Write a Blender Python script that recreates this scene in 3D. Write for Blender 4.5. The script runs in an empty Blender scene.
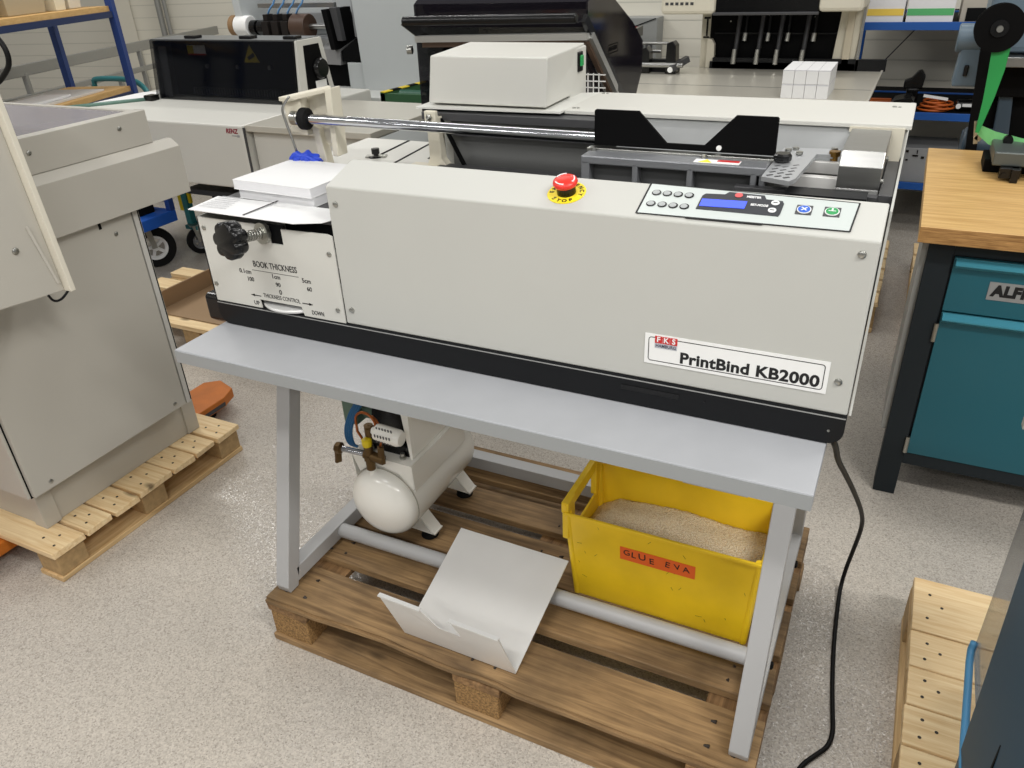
import bpy, bmesh, math, random
from mathutils import Vector, Matrix
random.seed(7)
PI = math.pi
SC = bpy.context.scene
COL = SC.collection

# ------------------------------------------------------------------ camera
F_PX, PITCH, ROLL, YAW = 776.27, 29.559, -2.799, 27.332
CAM = Vector((1.2374, -0.9856, 1.5447))
def make_camera():
    pi, ro, ya = (math.radians(a) for a in (PITCH, ROLL, YAW))
    f = Vector((-math.sin(ya) * math.cos(pi), math.cos(ya) * math.cos(pi), -math.sin(pi)))
    r = Vector((math.cos(ya), math.sin(ya), 0)); u = r.cross(f)
    r2 = r * math.cos(ro) + u * math.sin(ro); u2 = -r * math.sin(ro) + u * math.cos(ro)
    cd = bpy.data.cameras.new('camera'); cd.sensor_fit = 'HORIZONTAL'; cd.sensor_width = 36
    cd.lens = 36 * F_PX / 1024; cd.clip_start = 0.02; cd.clip_end = 60
    o = bpy.data.objects.new('camera', cd); COL.objects.link(o)
    m = Matrix((r2, u2, -f)).transposed().to_4x4(); m.translation = CAM
    o.matrix_world = m; SC.camera = o
make_camera()

# ------------------------------------------------------------------ world, lights, exposure
SC.view_settings.view_transform = 'Standard'; SC.view_settings.look = 'None'
SC.view_settings.gamma = 1; SC.view_settings.use_curve_mapping = False
SC.view_settings.exposure = 0.0
W = bpy.data.worlds.new('hall'); SC.world = W; W.use_nodes = True
W.node_tree.nodes['Background'].inputs[0].default_value = (1.0, 0.99, 0.97, 1)
W.node_tree.nodes['Background'].inputs[1].default_value = 0.27
def area(x, y, z, sx, sy, e, rot=0):
    l = bpy.data.lights.new('ceiling_luminaire', 'AREA'); l.shape = 'RECTANGLE'; l.size = sx; l.size_y = sy
    l.energy = e; l.color = (1.0, 0.985, 0.955)
    o = bpy.data.objects.new('ceiling_luminaire', l); COL.objects.link(o)
    o.location = (x, y, z); o.rotation_euler = (0, 0, math.radians(rot))
for (x, y, e) in ((-2.2, -3.8, 38), (0.4, -4.0, 28), (3.2, -3.4, 70), (-2.6, -1.5, 32), (0.2, -1.8, 50), (3.0, -0.9, 88), (-3.2, 2.0, 46), (-0.6, 2.0, 14), (2.1, 1.5, 28), (-2.6, 4.3, 36), (0.8, 3.2, 19)):
    area(x, y, 3.5, 1.5, 0.3, e, 11)

# ------------------------------------------------------------------ materials
def srgb(r, g, b):
    f = lambda c: (c / 255 / 12.92) if c / 255 <= 0.04045 else ((c / 255 + 0.055) / 1.055) ** 2.4
    return (f(r), f(g), f(b), 1)
MATS = {}
def mat(name, rgb, rough=0.5, metal=0.0, var=0.0, vscale=8, bump=0.0, bscale=200, spec=0.5, coat=0.0, alpha=1.0, trans=0.0, emit=None, stretch=None):
    if name in MATS: return MATS[name]
    m = bpy.data.materials.new(name); m.use_nodes = True; nt = m.node_tree; N = nt.nodes; L = nt.links
    b = N['Principled BSDF']; c = srgb(*rgb)
    b.inputs['Base Color'].default_value = c; b.inputs['Roughness'].default_value = rough
    b.inputs['Metallic'].default_value = metal; b.inputs['Specular IOR Level'].default_value = spec
    b.inputs['Coat Weight'].default_value = coat; b.inputs['Alpha'].default_value = alpha
    b.inputs['Transmission Weight'].default_value = trans
    tc = N.new('ShaderNodeTexCoord'); mp = N.new('ShaderNodeMapping'); L.new(tc.outputs['Object'], mp.inputs[0])
    if stretch: mp.inputs['Scale'].default_value = stretch
    n = N.new('ShaderNodeTexNoise'); n.inputs['Scale'].default_value = vscale; n.inputs['Detail'].default_value = 5
    L.new(mp.outputs[0], n.inputs['Vector'])
    v = max(var, 0.012)
    r = N.new('ShaderNodeValToRGB'); e = r.color_ramp.elements
    e[0].position = 0.3; e[1].position = 0.7
    e[0].color = tuple(max(0, x * (1 - v)) for x in c[:3]) + (1,); e[1].color = tuple(min(1, x * (1 + v * 0.6)) for x in c[:3]) + (1,)
    L.new(n.outputs['Fac'], r.inputs[0]); L.new(r.outputs[0], b.inputs['Base Color'])
    if bump:
        n2 = N.new('ShaderNodeTexNoise'); n2.inputs['Scale'].default_value = bscale; n2.inputs['Detail'].default_value = 2
        L.new(mp.outputs[0], n2.inputs['Vector'])
        bp = N.new('ShaderNodeBump'); bp.inputs['Strength'].default_value = bump; bp.inputs['Distance'].default_value = 0.002
        L.new(n2.outputs['Fac'], bp.inputs['Height']); L.new(bp.outputs[0], b.inputs['Normal'])
    if emit:
        b.inputs['Emission Color'].default_value = srgb(*emit[:3]); b.inputs['Emission Strength'].default_value = emit[3]
    MATS[name] = m; return m

def wood(name, light, dark, axis='X', knots=True, rough=0.65, scale=1.0, ring=1.0, dirt=0.0):
    if name in MATS: return MATS[name]
    m = bpy.data.materials.new(name); m.use_nodes = True; nt = m.node_tree; N = nt.nodes; L = nt.links
    b = N['Principled BSDF']; b.inputs['Roughness'].default_value = rough
    tc = N.new('ShaderNodeTexCoord'); oi = N.new('ShaderNodeObjectInfo')
    va = N.new('ShaderNodeVectorMath'); va.operation = 'MULTIPLY_ADD'
    cb = N.new('ShaderNodeCombineXYZ')
    for i, k in enumerate((7.3, 3.1, 5.7)):
        mu = N.new('ShaderNodeMath'); mu.operation = 'MULTIPLY'; mu.inputs[1].default_value = k
        L.new(oi.outputs['Random'], mu.inputs[0]); L.new(mu.outputs[0], cb.inputs[i])
    va.inputs[1].default_value = (1, 1, 1)
    L.new(tc.outputs['Object'], va.inputs[0]); L.new(cb.outputs[0], va.inputs[2])
    mp = N.new('ShaderNodeMapping'); L.new(va.outputs[0], mp.inputs[0])
    s = (2.6, 44, 44) if axis == 'X' else (44, 2.6, 44)
    mp.inputs['Scale'].default_value = tuple(x * scale for x in s)
    n = N.new('ShaderNodeTexNoise'); n.inputs['Scale'].default_value = 1.6; n.inputs['Detail'].default_value = 9; n.inputs['Roughness'].default_value = 0.62; n.inputs['Distortion'].default_value = 0.7 * ring
    L.new(mp.outputs[0], n.inputs['Vector'])
    r = N.new('ShaderNodeValToRGB'); e = r.color_ramp.elements; e[0].position = 0.32; e[1].position = 0.66
    e[0].color = srgb(*dark); e[1].color = srgb(*light); L.new(n.outputs['Fac'], r.inputs[0])
    out = r.outputs[0]
    n2 = N.new('ShaderNodeTexNoise'); n2.inputs['Scale'].default_value = 5; n2.inputs['Detail'].default_value = 4
    L.new(va.outputs[0], n2.inputs['Vector'])
    if dirt:
        r2 = N.new('ShaderNodeValToRGB'); r2.color_ramp.elements[0].position = 0.4; r2.color_ramp.elements[1].position = 0.68
        r2.color_ramp.elements[0].color = (0, 0, 0, 1); r2.color_ramp.elements[1].color = (dirt, dirt, dirt, 1)
        L.new(n2.outputs['Fac'], r2.inputs[0])
        mx = N.new('ShaderNodeMix'); mx.data_type = 'RGBA'; L.new(r2.outputs[0], mx.inputs['Factor']); L.new(out, mx.inputs['A'])
        mx.inputs['B'].default_value = srgb(*(int(c * 0.5) for c in dark)); out = mx.outputs['Result']
    if knots:
        mk = N.new('ShaderNodeMapping'); L.new(va.outputs[0], mk.inputs[0])
        mk.inputs['Scale'].default_value = (3.2, 8, 8) if axis == 'X' else (8, 3.2, 8)
        vo = N.new('ShaderNodeTexVoronoi'); vo.inputs['Scale'].default_value = 1.0; L.new(mk.outputs[0], vo.inputs['Vector'])
        r3 = N.new('ShaderNodeValToRGB'); r3.color_ramp.elements[0].position = 0.05; r3.color_ramp.elements[1].position = 0.13
        r3.color_ramp.elements[0].color = (1, 1, 1, 1); r3.color_ramp.elements[1].color = (0, 0, 0, 1)
        L.new(vo.outputs['Distance'], r3.inputs[0])
        mk2 = N.new('ShaderNodeMix'); mk2.data_type = 'RGBA'; L.new(r3.outputs[0], mk2.inputs['Factor']); L.new(out, mk2.inputs['A'])
        mk2.inputs['B'].default_value = srgb(*(int(c * 0.62) for c in dark)); out = mk2.outputs['Result']
    L.new(out, b.inputs['Base Color'])
    bp = N.new('ShaderNodeBump'); bp.inputs['Strength'].default_value = 0.25; bp.inputs['Distance'].default_value = 0.002
    L.new(n.outputs['Fac'], bp.inputs['Height']); L.new(bp.outputs[0], b.inputs['Normal'])
    MATS[name] = m; return m

def floor_mat():
    m = bpy.data.materials.new('speckled_floor'); m.use_nodes = True; nt = m.node_tree; N = nt.nodes; L = nt.links
    b = N['Principled BSDF']; tc = N.new('ShaderNodeTexCoord')
    n2 = N.new('ShaderNodeTexNoise'); n2.inputs['Scale'].default_value = 1.7; n2.inputs['Detail'].default_value = 4
    vo = N.new('ShaderNodeTexVoronoi'); vo.inputs['Scale'].default_value = 330
    vc = N.new('ShaderNodeTexVoronoi'); vc.inputs['Scale'].default_value = 290
    for n in (n2, vo, vc): L.new(tc.outputs['Object'], n.inputs['Vector'])
    sx = N.new('ShaderNodeSeparateColor'); L.new(vc.outputs['Color'], sx.inputs[0])
    r = N.new('ShaderNodeValToRGB'); e = r.color_ramp.elements
    e[0].position = 0.0; e[0].color = srgb(158, 151, 143); e[1].position = 1.0; e[1].color = srgb(204, 197, 187)
    x_ = r.color_ramp.elements.new(0.12); x_.color = srgb(176, 169, 160)
    L.new(sx.outputs[0], r.inputs[0])
    r2 = N.new('ShaderNodeValToRGB'); e = r2.color_ramp.elements
    e[0].position = 0.0; e[0].color = (1, 1, 1, 1); e[1].position = 0.1; e[1].color = (0, 0, 0, 1)
    vr = N.new('ShaderNodeTexVoronoi'); vr.inputs['Scale'].default_value = 60; L.new(tc.outputs['Object'], vr.inputs['Vector'])
    L.new(vr.outputs['Distance'], r2.inputs[0])
    mx = N.new('ShaderNodeMix'); mx.data_type = 'RGBA'; L.new(r2.outputs[0], mx.inputs['Factor']); L.new(r.outputs[0], mx.inputs['A'])
    mx.inputs['B'].default_value = srgb(96, 92, 90)
    r3 = N.new('ShaderNodeValToRGB'); e = r3.color_ramp.elements
    e[0].position = 0.3; e[0].color = (0.9, 0.9, 0.9, 1); e[1].position = 0.7; e[1].color = (1.03, 1.02, 1.0, 1)
    L.new(n2.outputs['Fac'], r3.inputs[0])
    ml = N.new('ShaderNodeMix'); ml.data_type = 'RGBA'; ml.blend_type = 'MULTIPLY'; ml.inputs['Factor'].default_value = 1
    L.new(mx.outputs['Result'], ml.inputs['A']); L.new(r3.outputs[0], ml.inputs['B'])
    L.new(ml.outputs['Result'], b.inputs['Base Color'])
    b.inputs['Roughness'].default_value = 0.2; b.inputs['Specular IOR Level'].default_value = 0.5
    sb = N.new('ShaderNodeVectorMath'); sb.operation = 'SUBTRACT'; sb.inputs[1].default_value = (0.5, 0.5, 0.5); L.new(vo.outputs['Color'], sb.inputs[0])
    sl = N.new('ShaderNodeVectorMath'); sl.operation = 'SCALE'; sl.inputs['Scale'].default_value = 0.26; L.new(sb.outputs[0], sl.inputs[0])
    ge = N.new('ShaderNodeNewGeometry'); ad = N.new('ShaderNodeVectorMath'); ad.operation = 'ADD'
    L.new(ge.outputs['Normal'], ad.inputs[0]); L.new(sl.outputs[0], ad.inputs[1])
    nm = N.new('ShaderNodeVectorMath'); nm.operation = 'NORMALIZE'; L.new(ad.outputs[0], nm.inputs[0]); L.new(nm.outputs[0], b.inputs['Normal'])
    return m

def siding_mat():
    m = bpy.data.materials.new('white_wall_siding'); m.use_nodes = True; nt = m.node_tree; N = nt.nodes; L = nt.links
    b = N['Principled BSDF']; b.inputs['Roughness'].default_value = 0.55
    tc = N.new('ShaderNodeTexCoord'); sp = N.new('ShaderNodeSeparateXYZ'); L.new(tc.outputs['Object'], sp.inputs[0])
    mu = N.new('ShaderNodeMath'); mu.operation = 'MULTIPLY'; mu.inputs[1].default_value = 1 / 0.115
    fr = N.new('ShaderNodeMath'); fr.operation = 'FRACT'; L.new(sp.outputs['Z'], mu.inputs[0]); L.new(mu.outputs[0], fr.inputs[0])
    r = N.new('ShaderNodeValToRGB'); e = r.color_ramp.elements
    e[0].position = 0.0; e[0].color = srgb(196, 194, 182); e[1].position = 0.09; e[1].color = srgb(226, 222, 208)
    L.new(fr.outputs[0], r.inputs[0]); L.new(r.outputs[0], b.inputs['Base Color'])
    bp = N.new('ShaderNodeBump'); bp.inputs['Strength'].default_value = 0.6; bp.inputs['Distance'].default_value = 0.01
    L.new(r.outputs[0], bp.inputs['Height']); L.new(bp.outputs[0], b.inputs['Normal'])
    return m

def granule_mat():
    m = bpy.data.materials.new('glue_granules'); m.use_nodes = True; nt = m.node_tree; N = nt.nodes; L = nt.links
    b = N['Principled BSDF']; b.inputs['Roughness'].default_value = 0.55; tc = N.new('ShaderNodeTexCoord')
    vo = N.new('ShaderNodeTexVoronoi'); vo.inputs['Scale'].default_value = 260; L.new(tc.outputs['Object'], vo.inputs['Vector'])
    r = N.new('ShaderNodeValToRGB'); e = r.color_ramp.elements
    e[0].position = 0.0; e[0].color = srgb(255, 244, 220); e[1].position = 0.75; e[1].color = srgb(222, 198, 158)
    L.new(vo.outputs['Distance'], r.inputs[0]); L.new(r.outputs[0], b.inputs['Base Color'])
    bp = N.new('ShaderNodeBump'); bp.inputs['Strength'].default_value = 1.0; bp.inputs['Distance'].default_value = 0.004; bp.invert = True
    L.new(vo.outputs['Distance'], bp.inputs['Height']); L.new(bp.outputs[0], b.inputs['Normal'])
    return m

def chip_mat():
    m = bpy.data.materials.new('chipboard_block'); m.use_nodes = True; nt = m.node_tree; N = nt.nodes; L = nt.links
    b = N['Principled BSDF']; b.inputs['Roughness'].default_value = 0.8; tc = N.new('ShaderNodeTexCoord')
    n = N.new('ShaderNodeTexNoise'); n.inputs['Scale'].default_value = 190; n.inputs['Detail'].default_value = 5; L.new(tc.outputs['Object'], n.inputs['Vector'])
    r = N.new('ShaderNodeValToRGB'); e = r.color_ramp.elements
    e[0].position = 0.3; e[0].color = srgb(104, 78, 44); e[1].position = 0.66; e[1].color = srgb(172, 134, 84)
    L.new(n.outputs['Fac'], r.inputs[0]); L.new(r.outputs[0], b.inputs['Base Color'])
    bp = N.new('ShaderNodeBump'); bp.inputs['Strength'].default_value = 0.8; bp.inputs['Distance'].default_value = 0.003
    L.new(n.outputs['Fac'], bp.inputs['Height']); L.new(bp.outputs[0], b.inputs['Normal'])
    return m

white = mat('white_powder_coat', (206, 205, 198), 0.42, bump=0.06, bscale=500)
offwhite = mat('light_grey_powder_coat', (191, 191, 185), 0.45, bump=0.06, bscale=500)
cabgrey = mat('warm_grey_powder_coat', (186, 182, 172), 0.45, bump=0.08, bscale=500)
cream = mat('cream_cast_paint', (214, 208, 190), 0.5, bump=0.1, bscale=150)
laminate = mat('grey_table_laminate', (172, 174, 178), 0.38, var=0.04, vscale=14)
framegrey = mat('grey_frame_paint', (172, 172, 172), 0.42)
black = mat('black_powder_coat', (18, 19, 21), 0.45, spec=0.25)
matblack = mat('matt_black_plate', (8, 8, 9), 0.7, spec=0.1)
rubber = mat('black_rubber', (18, 18, 18), 0.7, spec=0.2)
plastic = mat('glossy_black_plastic', (11, 11, 12), 0.25, spec=0.4)
chrome = mat('polished_steel', (200, 202, 206), 0.12, 1.0)
steel = mat('brushed_steel', (168, 168, 166), 0.32, 1.0, var=0.06, vscale=20, stretch=(1, 14, 14))
sheetal = mat('plain_sheet_steel', (228, 227, 224), 0.32, 0.3, var=0.05, vscale=6)
zinc = mat('zinc_steel', (176, 176, 170), 0.3, 1.0)
castal = mat('grey_cast_aluminium', (138, 140, 144), 0.42, 0.55, bump=0.2, bscale=180)
castdark = mat('dark_cast_recess', (84, 85, 86), 0.55, 0.3)
darkgrey = mat('dark_grey_metal', (78, 78, 80), 0.42, 0.4)
stain = mat('stainless_sheet', (206, 202, 190), 0.3, 0.35, var=0.04, vscale=3)
paper = mat('white_paper', (228, 228, 228), 0.7)
paperedge = mat('paper_edges', (226, 226, 228), 0.75, var=0.05, vscale=60, stretch=(1, 1, 30))
ink = mat('black_ink', (18, 18, 20), 0.6)
greyink = mat('grey_ink', (150, 150, 152), 0.6)
labelwhite = mat('white_label', (240, 240, 238), 0.4)
labelred = mat('red_label', (200, 44, 44), 0.4)
panelface = mat('control_panel_film', (196, 203, 200), 0.3)
lcd = mat('blue_lcd', (70, 90, 225), 0.3, emit=(70, 95, 245, 0.55))
ledwhite = mat('white_print', (235, 235, 235), 0.5)
keyblue = mat('blue_key', (40, 96, 200), 0.4)
keygreen = mat('green_key', (34, 150, 80), 0.4)
estopred = mat('red_stop_button', (232, 52, 40), 0.35)
yellow = mat('yellow_label', (246, 222, 40), 0.5)
crateyellow = mat('yellow_crate_plastic', (248, 206, 36), 0.42, var=0.13, vscale=7)
cratedark = mat('crate_scuff', (120, 92, 14), 0.6)
orange = mat('orange_sticker', (236, 104, 38), 0.6)
tankwhite = mat('white_gloss_enamel', (246, 244, 236), 0.22, coat=0.3)
brass = mat('brass', (150, 116, 62), 0.35, 1.0)
bronze = mat('oxidised_brass', (104, 82, 52), 0.45, 0.8)
bluehose = mat('blue_hose', (22, 92, 140), 0.4)
copper = mat('copper_pipe', (170, 96, 50), 0.35, 0.8)
yellowplastic = mat('yellow_knob', (226, 200, 20), 0.4)
greengrey = mat('grey_green_paint', (92, 116, 100), 0.5)
teal = mat('teal_drawer_enamel', (34, 98, 112), 0.42)
tealL = mat('light_teal_enamel', (70, 146, 166), 0.42)
anthracite = mat('anthracite_frame', (38, 44, 48), 0.5, spec=0.2)
platesilver = mat('silver_plate', (176, 178, 180), 0.4, 0.5)
bluerack = mat('blue_rack_paint', (28, 58, 122), 0.45)
bluerackR = mat('bright_blue_rack_paint', (22, 84, 164), 0.45)
railgrey = mat('galvanised_rail', (150, 150, 146), 0.45, 0.4)
bluegrey = mat('blue_grey_machine_paint', (98, 116, 130), 0.38)
bluegreyD = mat('dark_blue_grey_paint', (62, 78, 92), 0.38)
navyteal = mat('petrol_blue_paint', (34, 74, 98), 0.45, spec=0.25)
lightblue = mat('light_blue_rod', (84, 150, 196), 0.4)
greenrib = mat('green_ribbon', (34, 150, 74), 0.5)
greenfilm = mat('pale_green_film', (120, 196, 124), 0.4)
convgreen = mat('green_conveyor_paint', (48, 88, 56), 0.5)
beltgreen = mat('green_belt', (22, 78, 58), 0.5)
blueband = mat('blue_glove', (40, 72, 196), 0.5)
forkorange = mat('orange_fork_paint', (200, 112, 30), 0.5, var=0.15, vscale=14)
cardboard = mat('cardboard', (150, 124, 94), 0.8)
cableblack = mat('black_cable', (14, 14, 15), 0.5, spec=0.2)
darkin = mat('dark_interior', (14, 15, 16), 0.7, spec=0.1)
innergrey = mat('grey_inner_panel', (112, 113, 112), 0.38, 0.35)
wirewhite = mat('white_wire', (225, 225, 222), 0.4)
red = mat('red_paint', (190, 30, 40), 0.4)
maroon = mat('maroon_print', (140, 24, 50), 0.5)
orangecable = mat('orange_cable', (190, 92, 30), 0.5)
tealtube = mat('teal_tube', (44, 120, 124), 0.4)
bin_cream = mat('cream_plastic', (228, 222, 200), 0.5)
bin_tan = mat('tan_plastic', (178, 166, 140), 0.6)
acrylic = mat('smoked_acrylic', (30, 27, 34), 0.08, alpha=0.80, spec=0.3)
acrylicB = mat('smoked_black_acrylic', (10, 12, 17), 0.08, alpha=0.50, spec=0.3)
acrylicC = mat('grey_tinted_acrylic', (120, 126, 130), 0.1, alpha=0.55)
clearrib = mat('clear_ribbed_plastic', (176, 172, 178), 0.2, alpha=0.72)
fabricblue = mat('blue_tray', (24, 84, 176), 0.5)
oldwood = wood('weathered_pallet_wood', (168, 136, 94), (112, 86, 56), 'X', True, 0.7, dirt=0.6)
oldwoodY = wood('weathered_pallet_wood_cross', (168, 130, 86), (110, 80, 48), 'Y', True, 0.7, dirt=0.5)
newwood = wood('fresh_pallet_wood', (240, 216, 172), (214, 180, 130), 'X', True, 0.65)
newwoodY = wood('fresh_pallet_wood_cross', (222, 192, 144), (186, 150, 100), 'Y', True, 0.65)
oak = wood('oak_block_worktop', (216, 178, 116), (184, 144, 86), 'X', False, 0.42, scale=1.3, ring=0.5)
oakedge = wood('plywood_edge', (196, 150, 92), (132, 92, 48), 'X', False, 0.5, scale=4.0, ring=0.2)
beech = wood('beech_shelf_board', (214, 176, 116), (196, 154, 94), 'Y', False, 0.5)
chip = chip_mat()
chipL = mat('pressed_wood_block', (176, 146, 102), 0.75, var=0.2, vscale=60)

# ------------------------------------------------------------------ mesh helpers
INV = {}
def newobj(name, me, parent):
    o = bpy.data.objects.new(name, me); COL.objects.link(o)
    if parent: o.parent = parent
    return o
class MB:
    def __init__(s): s.bm = bmesh.new(); s.mats = []
    def _mi(s, m):
        if m is None: return 0
        if m not in s.mats: s.mats.append(m)
        return s.mats.index(m)
    def _merge(s, b, m=None, smooth=False):
        i = s._mi(m)
        for f in b.faces: f.material_index = i; f.smooth = smooth
        me = bpy.data.meshes.new('t'); b.to_mesh(me); b.free(); s.bm.from_mesh(me); bpy.data.meshes.remove(me); return s
    def box(s, x0, x1, y0, y1, z0, z1, bev=0.0, m=None, M=None, seg=2):
        b = bmesh.new(); bmesh.ops.create_cube(b, size=1)
        sx, sy, sz = x1 - x0, y1 - y0, z1 - z0
        for v in b.verts: v.co = Vector(((x0 + x1) / 2 + v.co.x * sx, (y0 + y1) / 2 + v.co.y * sy, (z0 + z1) / 2 + v.co.z * sz))
        if bev: bmesh.ops.bevel(b, geom=list(b.edges), offset=min(bev, 0.45 * min(abs(sx), abs(sy), abs(sz))), segments=seg, affect='EDGES', profile=0.5)
        if M: bmesh.ops.transform(b, matrix=M, verts=b.verts)
        return s._merge(b, m)
    def prism(s, pts, axis, a0, a1, bev=0.0, m=None, M=None):
        b = bmesh.new(); k = 'xyz'.index(axis)
        def P(p, a):
            q = list(p); q.insert(k, a); return Vector(q)
        A = [b.verts.new(P(p, a0)) for p in pts]; B = [b.verts.new(P(p, a1)) for p in pts]
        n = len(pts); b.faces.new(A); b.faces.new(B[::-1])
        for i in range(n): b.faces.new((A[i], B[i], B[(i + 1) % n], A[(i + 1) % n]))
        bmesh.ops.recalc_face_normals(b, faces=b.faces)
        if bev: bmesh.ops.bevel(b, geom=list(b.edges), offset=bev, segments=2, affect='EDGES', profile=0.5)
        if M: bmesh.ops.transform(b, matrix=M, verts=b.verts)
        return s._merge(b, m)
    def hexa(s, P, m=None, bev=0.0):   # 8 points: bottom 4 (ccw), top 4
        b = bmesh.new(); v = [b.verts.new(p) for p in P]
        for q in ((3, 2, 1, 0), (4, 5, 6, 7), (0, 1, 5, 4), (1, 2, 6, 5), (2, 3, 7, 6), (3, 0, 4, 7)): b.faces.new([v[i] for i in q])
        bmesh.ops.recalc_face_normals(b, faces=b.faces)
        if bev: bmesh.ops.bevel(b, geom=list(b.edges), offset=bev, segments=2, affect='EDGES', profile=0.5)
        return s._merge(b, m)
    def cyl(s, p0, p1, r, seg=20, r2=None, bev=0.0, m=None, smooth=True):
        p0 = Vector(p0); p1 = Vector(p1); d = p1 - p0
        prof = [(r, 0), (r if r2 is None else r2, d.length)]
        if bev: prof = [(r - bev, 0), (r, bev), ((r if r2 is None else r2), d.length - bev), ((r if r2 is None else r2) - bev, d.length)]
        return s.lathe(prof, p0, d, seg, m)
    def lathe(s, prof, o, axis, seg=24, m=None, sharp=35):
        b = bmesh.new(); o = Vector(o); q = Vector((0, 0, 1)).rotation_difference(Vector(axis).normalized())
        rings = []
        for (r, h) in prof:
            if r < 1e-6: rings.append([b.verts.new(o + q @ Vector((0, 0, h)))])
            else: rings.append([b.verts.new(o + q @ Vector((r * math.cos(2 * PI * i / seg), r * math.sin(2 * PI * i / seg), h))) for i in range(seg)])
        for A, B in zip(rings, rings[1:]):
            for i in range(seg):
                j = (i + 1) % seg
                if len(A) == 1 and len(B) == 1: continue
                if len(A) == 1: b.faces.new((A[0], B[j], B[i]))
                elif len(B) == 1: b.faces.new((A[i], A[j], B[0]))
                else: b.faces.new((A[i], A[j], B[j], B[i]))
        loop = prof[0] == prof[-1]
        if len(rings[0]) > 1 and not loop: b.faces.new(rings[0][::-1])
        if len(rings[-1]) > 1 and not loop: b.faces.new(rings[-1])
        if loop: bmesh.ops.remove_doubles(b, verts=b.verts, dist=1e-6)
        bmesh.ops.recalc_face_normals(b, faces=b.faces)
        i = s._mi(m)
        for f in b.faces: f.smooth = True; f.material_index = i
        for e in b.edges:
            if len(e.link_faces) == 2 and e.calc_face_angle(0) > math.radians(sharp): e.smooth = False
        me = bpy.data.meshes.new('t'); b.to_mesh(me); b.free(); s.bm.from_mesh(me); bpy.data.meshes.remove(me); return s
    def tube(s, pts, r, seg=10, m=None, smoothpath=0, closed=False):
        P = [Vector(p) for p in pts]
        for _ in range(smoothpath):
            Q = [P[0]]
            for a, c in zip(P, P[1:]): Q += [a.lerp(c, 0.25), a.lerp(c, 0.75)]
            P = Q + [P[-1]]
        b = bmesh.new(); rings = []; n = len(P); up = None
        for i in range(n):
            if closed: t = P[(i + 1) % n] - P[i - 1]
            else: t = P[min(i + 1, n - 1)] - P[max(i - 1, 0)]
            t.normalize()
            if up is None:
                up = Vector((0, 0, 1)) if abs(t.z) < 0.9 else Vector((1, 0, 0))
            u = (up - t * up.dot(t)).normalized(); up = u; w = t.cross(u)
            rings.append([b.verts.new(P[i] + (u * math.cos(2 * PI * k / seg) + w * math.sin(2 * PI * k / seg)) * r) for k in range(seg)])
        pairs = list(zip(rings, rings[1:])) + ([(rings[-1], rings[0])] if closed else [])
        for A, B in pairs:
            for k in range(seg): b.faces.new((A[k], A[(k + 1) % seg], B[(k + 1) % seg], B[k]))
        if not closed: b.faces.new(rings[0][::-1]); b.faces.new(rings[-1])
        bmesh.ops.recalc_face_normals(b, faces=b.faces)
        return s._merge(b, m, True)
    def bar(s, p0, p1, w, h, m=None, bev=0.0, up=(0, 0, 1)):
        p0 = Vector(p0); p1 = Vector(p1); t = (p1 - p0); L = t.length; t.normalize()
        u = Vector(up); u = (u - t * u.dot(t)).normalized(); r = t.cross(u)
        M = Matrix((t, r, u)).transposed().to_4x4(); M.translation = p0
        return s.box(0, L, -w / 2, w / 2, -h / 2, h / 2, bev, m, M)
    def sheet(s, loops, t, m=None):       # a polygon given as 3-D points, thickened along its normal
        P = [Vector(p) for p in loops]
        nrm = Vector((0, 0, 0))
        for i in range(len(P)):
            nrm += (P[i] - P[0]).cross(P[(i + 1) % len(P)] - P[0])
        nrm.normalize(); b = bmesh.new()
        A = [b.verts.new(p + nrm * t / 2) for p in P]; B = [b.verts.new(p - nrm * t / 2) for p in P]; n = len(P)
        b.faces.new(A); b.faces.new(B[::-1])
        for i in range(n): b.faces.new((A[i], B[i], B[(i + 1) % n], A[(i + 1) % n]))
        bmesh.ops.recalc_face_normals(b, faces=b.faces)
        return s._merge(b, m)
    def build(s, name, m, parent=None, **kw):
        me = bpy.data.meshes.new(name)
        if parent is not None: s.bm.transform(INV[parent])
        s.bm.to_mesh(me); s.bm.free()
        if s.mats:
            for x in s.mats: me.materials.append(x)
        else: me.materials.append(m)
        o = newobj(name, me, parent)
        if parent is not None: INV[o] = INV[parent]
        for k, v in kw.items(): o[k] = v
        return o
    def solo(s, name, m, label, cat, group=None, kind=None):      # a top-level thing of one mesh
        co = [v.co for v in s.bm.verts]
        lo = Vector((min(c.x for c in co), min(c.y for c in co), min(c.z for c in co))); hi = Vector((max(c.x for c in co), max(c.y for c in co), max(c.z for c in co)))
        base = Vector(((lo.x + hi.x) / 2, (lo.y + hi.y) / 2, lo.z))
        s.bm.transform(Matrix.Translation(-base)); o = s.build(name, m); o.location = base
        INV[o] = Matrix.Translation(-base)
        tag(o, label, cat, group, kind); return o
def tag(o, label, cat, group=None, kind=None):
    o['label'] = label; o['category'] = cat
    if group: o['group'] = group
    if kind: o['kind'] = kind
def thing(name, label, cat, loc=(0, 0, 0), rz=0, group=None):
    o = bpy.data.objects.new(name, None); COL.objects.link(o); o.empty_display_size = 0.1
    o.location = loc; o.rotation_euler = (0, 0, rz); tag(o, label, cat, group)
    INV[o] = (Matrix.Translation(Vector(loc)) @ Matrix.Rotation(rz, 4, 'Z')).inverted(); return o
def struct(mb, name, m):
    o = mb.build(name, m); o['kind'] = 'structure'; return o
def copy_tree(o, parent=None):
    c = o.copy(); COL.objects.link(c)
    if parent: c.parent = parent
    for ch in list(o.children): copy_tree(ch, c)
    return c
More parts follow.
